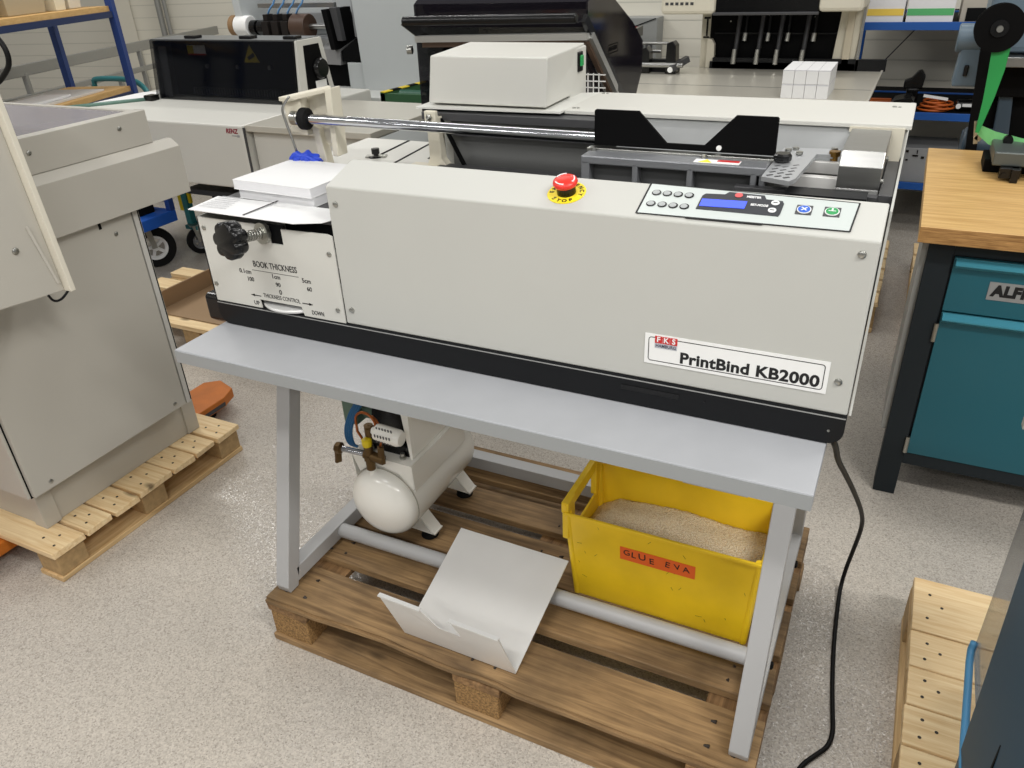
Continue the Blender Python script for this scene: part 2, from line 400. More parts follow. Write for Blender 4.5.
def frame(o, x, y):                       # matrix from an origin, a reading direction and an up direction
    x = Vector(x).normalized(); y = Vector(y); y = (y - x * y.dot(x)).normalized(); z = x.cross(y)
    M = Matrix((x, y, z)).transposed().to_4x4(); M.translation = Vector(o); return M
def text_mesh(mb, s, size, M, bold=0.0, width=None, align='CENTER', spacing=1.0, shear=0.0, th=0.0003):
    cu = bpy.data.curves.new('t', 'FONT'); cu.body = s; cu.size = size; cu.align_x = align; cu.align_y = 'CENTER'
    cu.offset = bold; cu.extrude = th; cu.space_character = spacing; cu.shear = shear; cu.resolution_u = 4
    ob = bpy.data.objects.new('t', cu); COL.objects.link(ob)
    dg = bpy.context.evaluated_depsgraph_get(); me = bpy.data.meshes.new_from_object(ob.evaluated_get(dg))
    if width:
        xs = [v.co.x for v in me.vertices]; k = width / (max(xs) - min(xs))
        for v in me.vertices: v.co.x *= k
    me.transform(M); mb.bm.from_mesh(me)
    bpy.data.objects.remove(ob); bpy.data.curves.remove(cu); bpy.data.meshes.remove(me); return mb
def rrect(w, h, r, n=5):
    P = []
    for (cx, cy, a0) in ((w / 2 - r, h / 2 - r, 0), (-w / 2 + r, h / 2 - r, 90), (-w / 2 + r, -h / 2 + r, 180), (w / 2 - r, -h / 2 + r, 270)):
        for i in range(n + 1):
            a = math.radians(a0 + 90 * i / n); P.append((cx + r * math.cos(a), cy + r * math.sin(a)))
    return P
def plate(mb, w, h, r, t, M, m=None): return mb.prism(rrect(w, h, r), 'z', 0, t, 0, m, M)
def outline(mb, w, h, r, lw, M, t=0.0003):
    A = rrect(w, h, r); B = rrect(w - 2 * lw, h - 2 * lw, max(r - lw, 0.0005)); n = len(A)
    for i in range(n):
        j = (i + 1) % n; mb.prism([A[i], A[j], B[j], B[i]], 'z', 0, t, 0, None, M)
    return mb
def screw(parent, p, nrm, r=0.005, name='screw', m=None):
    MB().lathe([(r, 0), (r * 0.95, r * 0.35), (r * 0.5, r * 0.6), (0, r * 0.62)], p, nrm, 14).build(name, m or zinc, parent)

# ------------------------------------------------------------------ the setting
struct(MB().box(-9, 7, -5, 9, -0.1, 0), 'floor', floor_mat())
wd = Vector((0.983, 0.186, 0)); wn = Vector((-0.186, 0.983, 0)); w0 = Vector((0, 6.4, 0))
Mw = frame(w0, wd, (0, 0, 1))          # local x along wall, y up, -z into the wall
bk = MB(); a = w0 - wd * 8.5; c = w0 - wd * 1.0
bk.hexa([a, c, c + wn * 0.15, a + wn * 0.15] + [p + Vector((0, 0, 3.6)) for p in (a, c, c + wn * 0.15, a + wn * 0.15)])
sid = siding_mat()
struct(bk, 'wall_left', sid)
struct(MB().box(-1.25, 6.5, 4.75, 4.9, 0, 3.6).box(-1.25, -1.10, 4.9, 6.3, 0, 3.6), 'wall_back', sid)

# ------------------------------------------------------------------ pallets
def board(mb, x0, x1, y0, y1, z0, z1, j=0.004):
    r = lambda: random.uniform(-j, j)
    return mb.hexa([(x0 + r(), y0 + r() * .4, z0), (x1 + r(), y0 + r() * .4, z0), (x1 + r(), y1 + r() * .4, z0), (x0 + r(), y1 + r() * .4, z0),
                    (x0 + r(), y0 + r() * .4, z1), (x1 + r(), y0 + r() * .4, z1), (x1 + r(), y1 + r() * .4, z1), (x0 + r(), y1 + r() * .4, z1)], None, 0.003)
nailm = mat('rusty_nail', (48, 40, 34), 0.6)
def nails(mb, pts, z):
    for (x, y) in pts: mb.cyl((x, y, z - 0.004), (x, y, z + 0.0006), 0.0042, 8)
pal = thing('wooden_pallet', 'weathered brown wooden pallet carrying the grey work table', 'pallet', (0.6, 0.4, 0), math.radians(-0.5))
PW, PL = 0.803, 1.196
ys = [(0.0, 0.145), (0.188, 0.288), (0.328, 0.473), (0.514, 0.614), (0.658, 0.803)]
for i, (y0, y1) in enumerate(ys):
    mb = MB()
    if i == 0:   # worn, wavy front edge
        n = 24; P = []
        for k in range(n + 1):
            x = 0.0 + PL * k / n
            wv = 0.010 * math.exp(-((x - 0.33) / 0.12) ** 2) + 0.006 * math.exp(-((x - 0.62) / 0.05) ** 2) + random.uniform(0, 0.0025)
            P.append((x, wv))
        pts = P + [(PL, y1), (0.0, y1)]
        mb.prism(pts, 'z', 0.122, 0.1435, 0.0)
        b = mb.bm
        bmesh.ops.bevel(b, geom=[e for e in b.edges if all(v.co.y < 0.03 for v in e.verts) and abs(e.verts[0].co.z - e.verts[1].co.z) < 1e-4], offset=0.006, segments=2, affect='EDGES')
    else: board(mb, 0.0, PL, y0, y1, 0.122, 0.144)
    mb.mats = [oldwood]; mbn = mb
    for x in (0.04, 0.09, 0.57, 0.63, PL - 0.09, PL - 0.04):
        for q in (0.3, 0.72): mbn.cyl((x + random.uniform(-.012, .012), y0 + (y1 - y0) * q, 0.1405), (x, y0 + (y1 - y0) * q, 0.1446), 0.0042, 8, m=nailm)
    mb.build('deck_board', oldwood, pal)
for (x0, x1) in ((0.0, 0.122), (0.534, 0.654), (PL - 0.125, PL)):
    board(MB(), x0, x1, 0.004, PW - 0.004, 0.1, 0.122).build('cross_board', oldwoodY, pal)
    for (y0, y1) in ((0.006, 0.106), (0.33, 0.475), (PW - 0.106, PW - 0.006)):
        MB().box(x0 + 0.004, x1 - 0.004, y0, y1, 0.022, 0.1, 0.003).build('block', chip, pal)
for (y0, y1) in ((0.0, 0.1), (0.33, 0.475), (PW - 0.1, PW)):
    board(MB(), 0, PL, y0, y1, 0.0, 0.022).build('bottom_board', oldwood, pal)

# pallet under the grey cabinet, planks lying across the view
H2 = 0.115
palL = thing('wooden_pallet', 'pale wooden pallet under the grey cabinet at the left', 'pallet', (-1.25, 0.27, 0))
yy = -0.094
for w in (0.105, 0.085, 0.088, 0.128, 0.088, 0.085, 0.105):
    ov = -0.69 + random.uniform(-0.008, 0.008)
    mbn = board(MB(), -1.75, ov, yy, yy + w, H2 - 0.02, H2, 0.005); mbn.mats = [newwood]
    for (dx, q) in ((0.035, 0.3), (0.06, 0.65), (0.095, 0.4)):
        mbn.cyl((ov - dx, yy + w * q, H2 - 0.004), (ov - dx, yy + w * q, H2 + 0.0008), 0.004, 8, m=nailm)
    mbn.build('deck_board', newwood, palL)
    yy += w + 0.0085
for x in (-0.80, -1.25, -1.72):
    for y in (-0.08, 0.22, 0.55):
        MB().box(x, x + 0.09, y, y + 0.09, 0.018, H2 - 0.02, 0.003).build('block', chipL, palL)
    board(MB(), x - 0.005, x + 0.095, -0.085, 0.645, 0.0, 0.018).build('bottom_board', newwoodY, palL)

# pallet at the right under the petrol-blue machine
palR = thing('wooden_pallet', 'new pale pallet at the right under the petrol-blue machine', 'pallet', (1.95, 0.2, 0))
for (y0, y1) in ((0.532, 0.712), (0.419, 0.527), (0.312, 0.415), (0.208, 0.308), (0.10, 0.203), (-0.09, 0.095), (-0.2, -0.1), (-0.32, -0.21)):
    xo = 1.436 + 0.02 * (y0 + 0.3)
    mbn = board(MB(), xo, 2.6, y0, y1, 0.122, 0.144, 0.002); mbn.mats = [newwood]
    for (dx, q) in ((0.03, 0.25), (0.034, 0.7), (0.06, 0.5)):
        mbn.cyl((xo + dx, y0 + (y1 - y0) * q, 0.14), (xo + dx, y0 + (y1 - y0) * q, 0.1448), 0.0036, 8, m=nailm)
    mbn.build('deck_board', newwood, palR)
for x in (1.45, 1.95, 2.5):
    board(MB(), x, x + 0.1, -0.31, 0.705, 0.1, 0.122, 0.002).build('cross_board', newwoodY, palR)
    for y in (-0.31, 0.15, 0.605):
        MB().box(x, x + 0.1, y, y + 0.1, 0.022, 0.1, 0.003).build('block', chipL, palR)
    board(MB(), x, x + 0.1, -0.31, 0.705, 0.0, 0.022, 0.002).build('bottom_board', newwoodY, palR)

# pallet behind, with cardboard on it
palB = thing('wooden_pallet', 'pale pallet on the floor behind the left end of the work table', 'pallet', (-1.5, 1.45, 0), math.radians(0))
for (x0, x1, y0, y1) in ((-2.05, -0.85, 1.14, 1.24), (-2.05, -0.85, 1.29, 1.38), (-2.05, -0.85, 1.44, 1.54), (-2.05, -0.85, 1.6, 1.69)):
    board(MB(), x0, x1, y0, y1, 0.122, 0.144).build('deck_board', newwood, palB)
for x in (-2.04, -1.5, -0.96):
    for y in (1.15, 1.38, 1.58): MB().box(x, x + 0.1, y, y + 0.1, 0.022, 0.122, 0.003).build('block', chipL, palB)
    board(MB(), x, x + 0.1, 1.14, 1.69, 0, 0.022).build('bottom_board', newwoodY, palB)
cb = MB(); cb.box(-1.70, -0.95, 1.20, 1.66, 0.1455, 0.150)
cb.sheet([(-1.70, 1.20, 0.148), (-1.70, 1.66, 0.148), (-1.665, 1.66, 0.245), (-1.665, 1.20, 0.245)], 0.005)
cb.solo('cardboard_sheet', cardboard, 'brown cardboard sheet with a raised flap lying on the pallet behind', 'cardboard')

for (nm_, lb_, x0, x1, y0, y1, zz) in (('feed', 'wooden pallet on the floor under the creasing machine at the back', -0.55, 1.254, 2.42, 3.26, 0.144), ('rib', 'wooden pallet on the floor under the blue-grey ribbon machine', 1.368, 2.2, 2.15, 3.26, 0.144)):
    pq = thing('wooden_pallet', lb_, 'pallet', ((x0 + x1) / 2, (y0 + y1) / 2, 0))
    n_ = 6; dy = (y1 - y0 + 0.03) / n_
    for k in range(n_): board(MB(), x0, x1, y0 + k * dy, y0 + (k + 1) * dy - 0.03, 0.122, 0.144).build('deck_board', newwood, pq)
    for x in (x0 + .004, (x0 + x1) / 2 - .05, x1 - 0.104):
        for y in (y0 + .004, (y0 + y1) / 2 - .05, y1 - .104): MB().box(x, x + .1, y, y + .1, 0.022, 0.122, .003).build('block', chipL, pq)
        board(MB(), x, x + 0.1, y0, y1, 0, 0.022).build('bottom_board', newwoodY, pq)

# ------------------------------------------------------------------ work table
TX0, TX1, TY, TZ = -0.033, 1.2115, -0.0264, 0.8506
tab = thing('work_table', 'grey laminate work table with slanted steel legs standing on the weathered pallet', 'table', (0.6, 0.3, 0.144))
MB().box(TX0, TX1, TY, 0.78, TZ - 0.030, TZ, 0.0022).build('table_top', laminate, tab)
MB().box(TX0 + .0005, TX1 - .0005, TY - 0.0012, TY, TZ - 0.0285, TZ - 0.0024).build('front_edge_band', mat('grey_edge_band', (150, 153, 154), 0.45), tab)
MB().box(0.05, 1.155, 0.01, 0.03, TZ - 0.050, TZ - 0.030, 0.001).box(0.05, 1.155, 0.70, 0.72, TZ - 0.050, TZ - 0.030, 0.001).build('under_rail', framegrey, tab)
def leg_prism(x0, x1, pts): return MB().prism(pts, 'x', x0, x1, 0.002)
for (x0, x1, xt) in ((0.014, 0.053, 0.0), (1.143, 1.181, -0.008)):
    k = (0.222 - 0.034) / (0.824 - 0.144)
    leg_prism(x0, x1, [(0.040, 0.146), (0.070, 0.146), (0.088, 0.20), (0.262, 0.820), (0.222, 0.820), (0.034, 0.165)]).build('front_leg', framegrey, tab)
    leg_prism(x0, x1, [(0.742, 0.146), (0.704, 0.146), (0.690, 0.20), (0.51, 0.820), (0.55, 0.820), (0.748, 0.165)]).build('rear_leg', framegrey, tab)
    MB().box(x0, x1, 0.075, 0.715, 0.158, 0.20, 0.002).build('foot_bar', framegrey, tab)
    mb = MB()
    for y in (0.262, 0.60): mb.lathe([(0.009, 0), (0.009, 0.004), (0.004, 0.006), (0, 0.006)], (x1, y, 0.18), (1, 0, 0), 10)
    mb.build('bolt_caps', rubber, tab)
MB().cyl((0.05, 0.262, 0.178), (1.15, 0.262, 0.184), 0.0195, 24).build('cross_tube', framegrey, tab)
MB().box(0.05, 1.15, 0.675, 0.715, 0.160, 0.20, 0.002).build('rear_cross_bar', framegrey, tab)
MB().box(1.02, 1.12, 0.0, 0.012, TZ - 0.051, TZ - 0.030).build('angle_bracket', framegrey, tab)

# ------------------------------------------------------------------ sheet-metal catch tray leaning on the tube
tray = thing('catch_tray', 'bent bare sheet-metal tray with a notched lip leaning on the cross tube', 'tray', (0.53, 0.05, 0.146))
MB().sheet([(0.389, 0.048, 0.148), (0.679, 0.046, 0.148), (0.693, 0.318, 0.250), (0.395, 0.323, 0.250)], 0.003).build('back_plate', sheetal, tray)
lip = MB()
def LP(u, v):   # u along the lip 0..1, v up the lip
    a = Vector((0.389, 0.047, 0.148)).lerp(Vector((0.679, 0.045, 0.148)), u); b_ = Vector((0.348, 0.025, 0.272)).lerp(Vector((0.655, 0.022, 0.266)), u); return a.lerp(b_, v)
lip.sheet([LP(0, 0), LP(1, 0), LP(1, 1), LP(0.60, 1), LP(0.64, 0.62), LP(0.44, 0.62), LP(0.36, 1), LP(0, 1)], 0.003)
lip.build('notched_lip', sheetal, tray)
for u0, u1 in ((0, 0.36), (0.60, 1)): MB().bar(LP(u0, 1.0), LP(u1, 1.0), 0.010, 0.004).build('folded_edge', mat('bright_sheet_edge', (228, 228, 226), 0.35, 0.3), tray)

# ------------------------------------------------------------------ yellow crate with granules
crate = thing('plastic_crate', 'yellow plastic crate holding glue granules under the table', 'crate', (0.91, 0.42, 0.146))
fb, ft = [(0.704, 0.330), (1.116, 0.330), (1.116, 0.500), (0.704, 0.500)], [(0.690, 0.303), (1.131, 0.303), (1.131, 0.525), (0.690, 0.525)]
zb, zt = 0.1455, 0.408
def side(p, q, P, Q, th, nrm, z0, z1, cut=None):
    mb = MB(); n = Vector(nrm) * th
    A = [Vector((p[0], p[1], z0)), Vector((q[0], q[1], z0)), Vector((Q[0], Q[1], z1)), Vector((P[0], P[1], z1))]
    return mb, A, n
def lerp2(a, b_, t): return (a[0] + (b_[0] - a[0]) * t, a[1] + (b_[1] - a[1]) * t)
mb = MB()
for i in (0, 1, 2):
    j = (i + 1) % 4; nrm = Vector(((0, 1, 0), (-1, 0, 0), (0, -1, 0))[i]) * 0.005
    A = [Vector((*fb[i], zb)), Vector((*fb[j], zb)), Vector((*ft[j], zt)), Vector((*ft[i], zt))]
    mb.hexa([A[0], A[1], A[1] + nrm, A[0] + nrm, A[3], A[2], A[2] + nrm, A[3] + nrm])
# the left end wall with its hand opening
def LW(v, z, dx=0):
    t = (z - zb) / (zt - zb); x = fb[0][0] + (ft[0][0] - fb[0][0]) * t; y0 = fb[0][1] + (ft[0][1] - fb[0][1]) * t; y1 = fb[3][1] + (ft[3][1] - fb[3][1]) * t
    return Vector((x + dx, y0 + (y1 - y0) * v, z))
ze = 0.432
for (v0, v1, z0, z1) in ((0, 1, zb, 0.335), (0, 0.16, 0.335, ze), (0.84, 1, 0.335, ze), (0.16, 0.84, 0.402, ze)):
    mb.hexa([LW(v0, z0), LW(v1, z0), LW(v1, z0, .005), LW(v0, z0, .005), LW(v0, z1), LW(v1, z1), LW(v1, z1, .005), LW(v0, z1, .005)])
mb.box(0.704, 1.116, 0.330, 0.5, zb, zb + 0.006)
for (i, cx, cy) in ((0, .006, .006), (1, -.006, .006), (2, -.006, -.006), (3, .006, -.006)):
    mb.cyl((fb[i][0] + cx, fb[i][1] + cy, zb), (ft[i][0] + cx, ft[i][1] + cy, zt), 0.009, 12)
Mf = frame((0.909, 0.3300 - 0.027 * (0.331 - zb) / (zt - zb) - 0.0008, 0.331), (1, 0, 0.0), (0, -0.027, zt - zb))
mb.mats = [crateyellow]
for _ in range(16):
    x = random.uniform(-0.19, 0.2); y = random.uniform(-0.15, 0.07)
    plate(mb, random.uniform(0.004, 0.018), random.uniform(0.0006, 0.0014), 0.0003, 0.0003, frame(Mf @ Vector((x, y, -0.0008)), (1, 0, random.uniform(-2.5, 1.6)), (0, -0.1, 1)), cratedark)
mb.build('crate_body', crateyellow, crate)
rim = MB()
R4 = [Vector((x, y, zt)) for (x, y) in ((0.690, 0.300), (1.134, 0.300), (1.134, 0.528), (0.690, 0.528))]
rim.box(0.688, 1.133, 0.299, 0.306, zt - 0.006, zt + 0.003, 0.002).box(0.688, 1.133, 0.522, 0.529, zt - 0.006, zt + 0.003, 0.002)
rim.box(1.127, 1.134, 0.3, 0.528, zt - 0.006, zt + 0.003, 0.002).box(0.682, 0.697, 0.302, 0.528, ze - 0.026, ze + 0.004, 0.003)
rim.box(0.684, 0.700, 0.303, 0.345, ze - 0.10, ze + 0.003, 0.003).box(0.684, 0.700, 0.485, 0.527, ze - 0.10, ze + 0.003, 0.003)
rim.build('rim', crateyellow, crate)
st = plate(MB(), 0.172, 0.040, 0.0005, 0.0006, Mf).build('sticker', orange, crate, label='orange sticker hand-lettered in black')
hw = MB()
for (ch, x, y, s_, a) in (('G', -0.070, 0.004, .017, .1), ('L', -0.054, 0.002, .018, -.05), ('U', -0.034, 0.003, .020, .05), ('E', -0.012, -0.002, .018, .05), ('E', 0.024, 0.002, .018, -.1), ('V', 0.046, 0.003, .017, .15), ('A', 0.066, 0.002, .017, .1)):
    text_mesh(hw, ch, s_ * 1.35, Mf @ Matrix.Translation((x, y, 0.0007)) @ Matrix.Rotation(a, 4, 'Z'), 0.0002)
hw.build('lettering', ink, st)
# granules: one heap nobody could count
bm = bmesh.new(); nx, ny = 46, 24; grid = {}
for i in range(nx + 1):
    for j in range(ny + 1):
        u, v = i / nx, j / ny
        x = 0.7005 + u * (1.1225 - 0.7005); y = 0.3185 + v * (0.5085 - 0.3185)
        h = 0.327 + 0.005 * math.sin(u * 9 + 0.4) * math.sin(v * 5) - 0.016 * (1 - v) * math.exp(-((u - .72) / .16) ** 2) - 0.040 * max(0, 0.13 - u) / 0.13 + random.uniform(-.0015, .0015) + 0.006 * math.sin(v * 3.1)
        grid[i, j] = bm.verts.new((x, y, h))
base = {}
for i in range(nx + 1):
    for j in range(ny + 1): 
        if i in (0, nx) or j in (0, ny): base[i, j] = bm.verts.new((0.716 + i / nx * 0.388, 0.341 + j / ny * 0.147, 0.16))
for i in range(nx):
    for j in range(ny): bm.faces.new((grid[i, j], grid[i + 1, j], grid[i + 1, j + 1], grid[i, j + 1]))
for i in range(nx):
    bm.faces.new((base[i, 0], base[i + 1, 0], grid[i + 1, 0], grid[i, 0])); bm.faces.new((base[i + 1, ny], base[i, ny], grid[i, ny], grid[i + 1, ny]))
for j in range(ny):
    bm.faces.new((base[0, j + 1], base[0, j], grid[0, j], grid[0, j + 1])); bm.faces.new((base[nx, j], base[nx, j + 1], grid[nx, j + 1], grid[nx, j]))
for f in bm.faces: f.smooth = True
g = MB(); g.bm.free(); g.bm = bm
g.solo('glue_granules', granule_mat(), 'cream coloured glue granules heaped in the yellow crate', 'granules', kind='stuff')

# ------------------------------------------------------------------ air compressor
comp = thing('air_compressor', 'white air compressor with a horizontal tank under the left end of the table', 'air compressor', (0.19, 0.45, 0.144))
TC = (0.186, 0.0, 0.292); R = 0.098
prof = []
for i in range(9):
    a = PI / 2 * i / 8; prof.append((R * math.sin(a), 0.05 * (1 - math.cos(a))))
L_ = 0.30
prof2 = prof + [(R, 0.05 + L_)] + [(R * math.cos(PI / 2 * i / 8), 0.05 + L_ + 0.05 * math.sin(PI / 2 * i / 8)) for i in range(1, 9)]
MB().lathe([(max(r, 0), h) for r, h in prof2], (TC[0], 0.278, TC[2]), (0, 1, 0), 48, None, 60).build('tank', tankwhite, comp)
MB().lathe([(R - .004, 0), (R + 0.0015, 0.001), (R + 0.0015, 0.004), (R - .004, 0.005)], (TC[0], 0.331, TC[2]), (0, 1, 0), 48).build('weld_seam', mat('seam_grey', (176, 172, 160), 0.4), comp)
for (y0, y1) in ((0.345, 0.385), (0.54, 0.58)):
    for s in (1, -1):
        f = MB()
        X = lambda dx: TC[0] + s * dx
        f.hexa([(X(0.035), y0, 0.172), (X(0.118), y0, 0.168), (X(0.118), y1, 0.168), (X(0.035), y1, 0.172), (X(0.035), y0, 0.176), (X(0.118), y0, 0.172), (X(0.118), y1, 0.172), (X(0.035), y1, 0.176)])
        f.hexa([(X(0.112), y0, 0.168), (X(0.116), y0, 0.168), (X(0.116), y1, 0.168), (X(0.112), y1, 0.168), (X(0.066), y0, 0.222), (X(0.070), y0, 0.226), (X(0.070), y1, 0.226), (X(0.066), y1, 0.222)])
        f.build('foot_bracket', tankwhite, comp)
    for s in (1, -1):
        x = TC[0] + s * 0.088; y = (y0 + y1) / 2
        MB().lathe([(0.02, 0), (0.024, 0.004), (0.022, 0.014), (0.012, 0.018), (0.012, 0.026), (0, 0.026)], (x, y, 0.1445), (0, 0, 1), 20).build('rubber_foot', rubber, comp)
sd = MB()
sd.prism([(0.090, 0.414), (0.272, 0.414), (0.276, 0.345), (0.262, 0.352), (0.235, 0.383), (0.186, 0.394), (0.137, 0.383), (0.11, 0.36)], 'y', 0.338, 0.341)
sd.box(0.090, 0.272, 0.338, 0.60, 0.414, 0.418)
sd.hexa([(0.272, .338, .415), (0.275, .338, .34), (0.275, .6, .34), (0.272, .6, .415), (0.275, .338, .417), (0.278, .338, .34), (0.278, .6, .34), (0.275, .6, .417)])
sd.hexa([(0.090, .338, .415), (0.097, .338, .34), (0.097, .6, .34), (0.090, .6, .415), (0.087, .338, .417), (0.094, .338, .34), (0.094, .6, .34), (0.087, .6, .417)])
sd.build('saddle_plate', tankwhite, comp)
mo = MB(); mo.lathe([(0.06, 0), (0.068, 0.01), (0.068, 0.17), (0.05, 0.185), (0, 0.185)], (0.185, 0.40, 0.50), (0, 1, 0), 28)
for k in range(7): mo.box(0.115, 0.255, 0.425 + k * 0.022, 0.431 + k * 0.022, 0.43, 0.575, 0.004)
mo.box(0.12, 0.25, 0.37, 0.59, 0.4185, 0.45, 0.003)
mo.build('motor', plastic, comp)
MB().box(0.255, 0.262, 0.375, 0.60, 0.4185, 0.61, 0.002).box(0.11, 0.262, 0.375, 0.60, 0.60, 0.612, 0.003).hexa([(0.255, .366, .4185), (0.262, .366, .4185), (0.262, .376, .4185), (0.255, .376, .4185), (0.236, .366, .61), (0.262, .366, .61), (0.262, .376, .61), (0.236, .376, .61)]).build('motor_cover', tankwhite, comp)
for (x, y) in ((0.235, 0.362), (0.14, 0.362)):
    MB().lathe([(0.009, 0), (0.009, 0.006), (0.006, 0.007), (0.006, 0.016), (0, 0.017)], (x, y, 0.418), (0, 0, 1), 8).build('hex_bolt', zinc, comp)
si = MB(); si.lathe([(0.010, -0.02), (0.010, 0), (0.021, 0.002), (0.022, 0.008), (0.022, 0.066), (0.018, 0.076), (0, 0.078)], (0.188, 0.33, 0.508), (1, 0, -0.06), 28)
sil = si.build('silencer', tankwhite, comp)
sl = MB()
for k in range(6):
    x = 0.200 + k * 0.0085
    for an in (200, 250, 300): 
        a = math.radians(an); c_ = Vector((x, 0.33 + 0.0221 * math.cos(a) , 0.507 + 0.0221 * -math.sin(a) * -1))
        c_ = Vector((x, 0.33 - 0.0221 * math.sin(math.radians(an - 200) + .5), 0.507 + 0.0221 * math.cos(math.radians(an - 200) + .5)))
        sl.bar(c_ + Vector((0, -0.0015, 0.004)), c_ + Vector((0, -0.0005, -0.004)), 0.003, 0.002)
sl.build('vent_slots', darkgrey, sil)
MB().lathe([(0.014, 0), (0.014, 0.012), (0.010, 0.014), (0.010, 0.03), (0, 0.03)], (0.165, 0.33, 0.508), (1, 0, 0), 6).lathe([(0.012, 0), (0.012, 0.03), (0, 0.03)], (0.165, 0.332, 0.49), (0, 0, 1), 12).build('elbow_fitting', bronze, comp)
mf = MB(); mf.cyl((0.150, 0.318, 0.44), (0.205, 0.322, 0.43), 0.013, 12, None, 0.002).cyl((0.165, 0.318, 0.395), (0.165, 0.318, 0.47), 0.012, 12, None, 0.002).cyl((0.2, 0.322, 0.42), (0.2, 0.322, 0.47), 0.009, 6).lathe([(0.015, 0), (0.015, 0.014), (0, 0.014)], (0.165, 0.318, 0.425), (0, 0, 1), 6)
mf.build('valve_manifold', bronze, comp)
MB().cyl((0.165, 0.318, 0.375), (0.165, 0.326, 0.40), 0.010, 14).build('riser_pipe', tankwhite, comp)
MB().cyl((0.088, 0.308, 0.444), (0.152, 0.317, 0.44), 0.008, 14).build('outlet_pipe', chrome, comp)
tp = MB(); tp.lathe([(0.012, 0), (0.016, 0.004), (0.016, 0.016), (0.010, 0.020), (0, 0.020)], (0.070, 0.306, 0.445), (1, 0.1, 0), 8); tp.bar((0.078, 0.306, 0.45), (0.076, 0.300, 0.405), 0.008, 0.016)
tp.build('tap', bronze, comp)
MB().lathe([(0.012, 0), (0.013, 0.006), (0.013, 0.018), (0.009, 0.021), (0, 0.021)], (0.165, 0.316, 0.468), (0, 0, 1), 10).build('safety_cap', yellowplastic, comp)
cp = [(0.2 + 0.03 * math.cos(t) - 0.045, 0.335, 0.522 + 0.03 * math.sin(t)) for t in [PI * k / 10 for k in range(11)]]
MB().tube([(0.185, 0.335, 0.508)] + cp + [(0.125, 0.335, 0.49), (0.15, 0.33, 0.46)], 0.0035, 8).tube([(0.2, 0.322, 0.47), (0.205, 0.33, 0.5), (0.19, 0.34, 0.53), (0.17, 0.345, 0.54)], 0.003, 8, None, 1).build('copper_loop', copper, comp)
hb = MB()
for k in range(4):
    d = k * 0.006
    hb.tube([(0.115 + d, 0.36, 0.56), (0.09 + d, 0.352, 0.52), (0.075 + d, 0.345, 0.475), (0.082 + d, 0.34, 0.44), (0.10 + d * .5, 0.345, 0.432)], 0.0038, 8, None, 2)
hb.build('air_hose', bluehose, comp)
for ch in comp.children:
    ch.location += Vector((-0.012, 0.006, 0)) if ch.name.split('.')[0] in ('foot_bracket', 'rubber_foot') else Vector((-0.002, -0.028, -0.002))
MB().box(0.042, 0.086, 0.355, 0.425, 0.466, 0.545, 0.006).box(0.08, 0.125, 0.38, 0.40, 0.48, 0.51).build('pressure_switch', greengrey, comp)

# ------------------------------------------------------------------ book binding machine
bm_ = thing('binding_machine', 'long white and black book binding machine standing on the grey work table', 'binding machine', (0.6, 0.42, TZ))
FY = 0.115; Z0, Z1, Z2 = 0.905, 1.178, 1.206; RY = 0.204
# black base tray: rounded lower corners
P = [(-0.035, Z0)]
for k in range(7):
    a = PI + PI / 2 * k / 6; P.append((-0.035 + 0.024 + 0.024 * math.cos(a), TZ + 0.002 + 0.024 + 0.024 * math.sin(a)))
for k in range(7):
    a = 1.5 * PI + PI / 2 * k / 6; P.append((1.233 - 0.024 + 0.024 * math.cos(a), TZ + 0.002 + 0.024 + 0.024 * math.sin(a)))
P.append((1.233, Z0))
base = MB().prism(P, 'y', FY - 0.003, 0.745).build('base_tray', black, bm_)
MB().box(-0.034, 1.232, FY - 0.0035, FY - 0.0015, Z0 - 0.0055, Z0 - 0.0035).build('seam_strip', mat('seam_light', (150, 150, 148), 0.4), base)
MB().box(0.878, 0.978, FY - 0.0042, FY - 0.0025, 0.879, 0.889, 0.0008).build('handle_slot', plastic, base)
screw(base, (1.211, FY - 0.003, 0.8755), (0, -1, 0), 0.0022)
screw(base, (1.02, FY - 0.003, 0.885), (0, -1, 0), 0.002, 'screw', plastic)
# front cover with its sloping top
cov = MB().prism([(FY, Z0), (FY, Z1), (RY, Z2), (RY, Z2 - 0.03), (FY + 0.05, Z0)], 'x', 0.308, 1.2325, 0.0025).build('front_cover', offwhite, bm_)
for (x, z) in ((0.3255, 1.146), (0.3255, 0.936), (1.212, 0.960), (1.2115, 1.158)):
    screw(cov, (x, FY, z), (0, -1, 0), 0.0058)
# name plate
Mp = frame((1.0565, FY - 0.0006, 0.9635), (1, 0, 0.0), (0, 0, 1))
npl = plate(MB(), 0.282, 0.054, 0.0006, 0.0007, Mp).build('name_plate', labelwhite, cov)
outline(MB(), 0.270, 0.043, 0.005, 0.0012, Mp @ Matrix.Translation((0, 0, 0.0007))).build('border_line', ink, npl)
text_mesh(MB(), 'PrintBind KB2000', 0.0265, Mp @ Matrix.Translation((0.0235, -0.0090, 0.0008)), 0.0009, 0.2115, 'CENTER', 1.04).build('lettering', ink, npl)
lg = MB()
for k in range(3): plate(lg, 0.0118, 0.0125, 0.0004, 0.0004, Mp @ Matrix.Translation((-0.1185 + k * 0.0124, 0.0180, 0.0008)))
lg.build('logo_squares', labelred, npl)
lt = MB()
for k, ch in enumerate('FKS'): text_mesh(lt, ch, 0.0128, Mp @ Matrix.Translation((-0.1185 + k * 0.0124, 0.0180, 0.0014)), 0.0003)
lt.build('logo_lettering', ledwhite, npl)
plate(MB(), 0.0366, 0.0085, 0.0003, 0.0004, Mp @ Matrix.Translation((-0.1061, 0.0073, 0.0008))).build('logo_bar', mat('grey_logo_bar', (186, 188, 196), 0.5), npl)
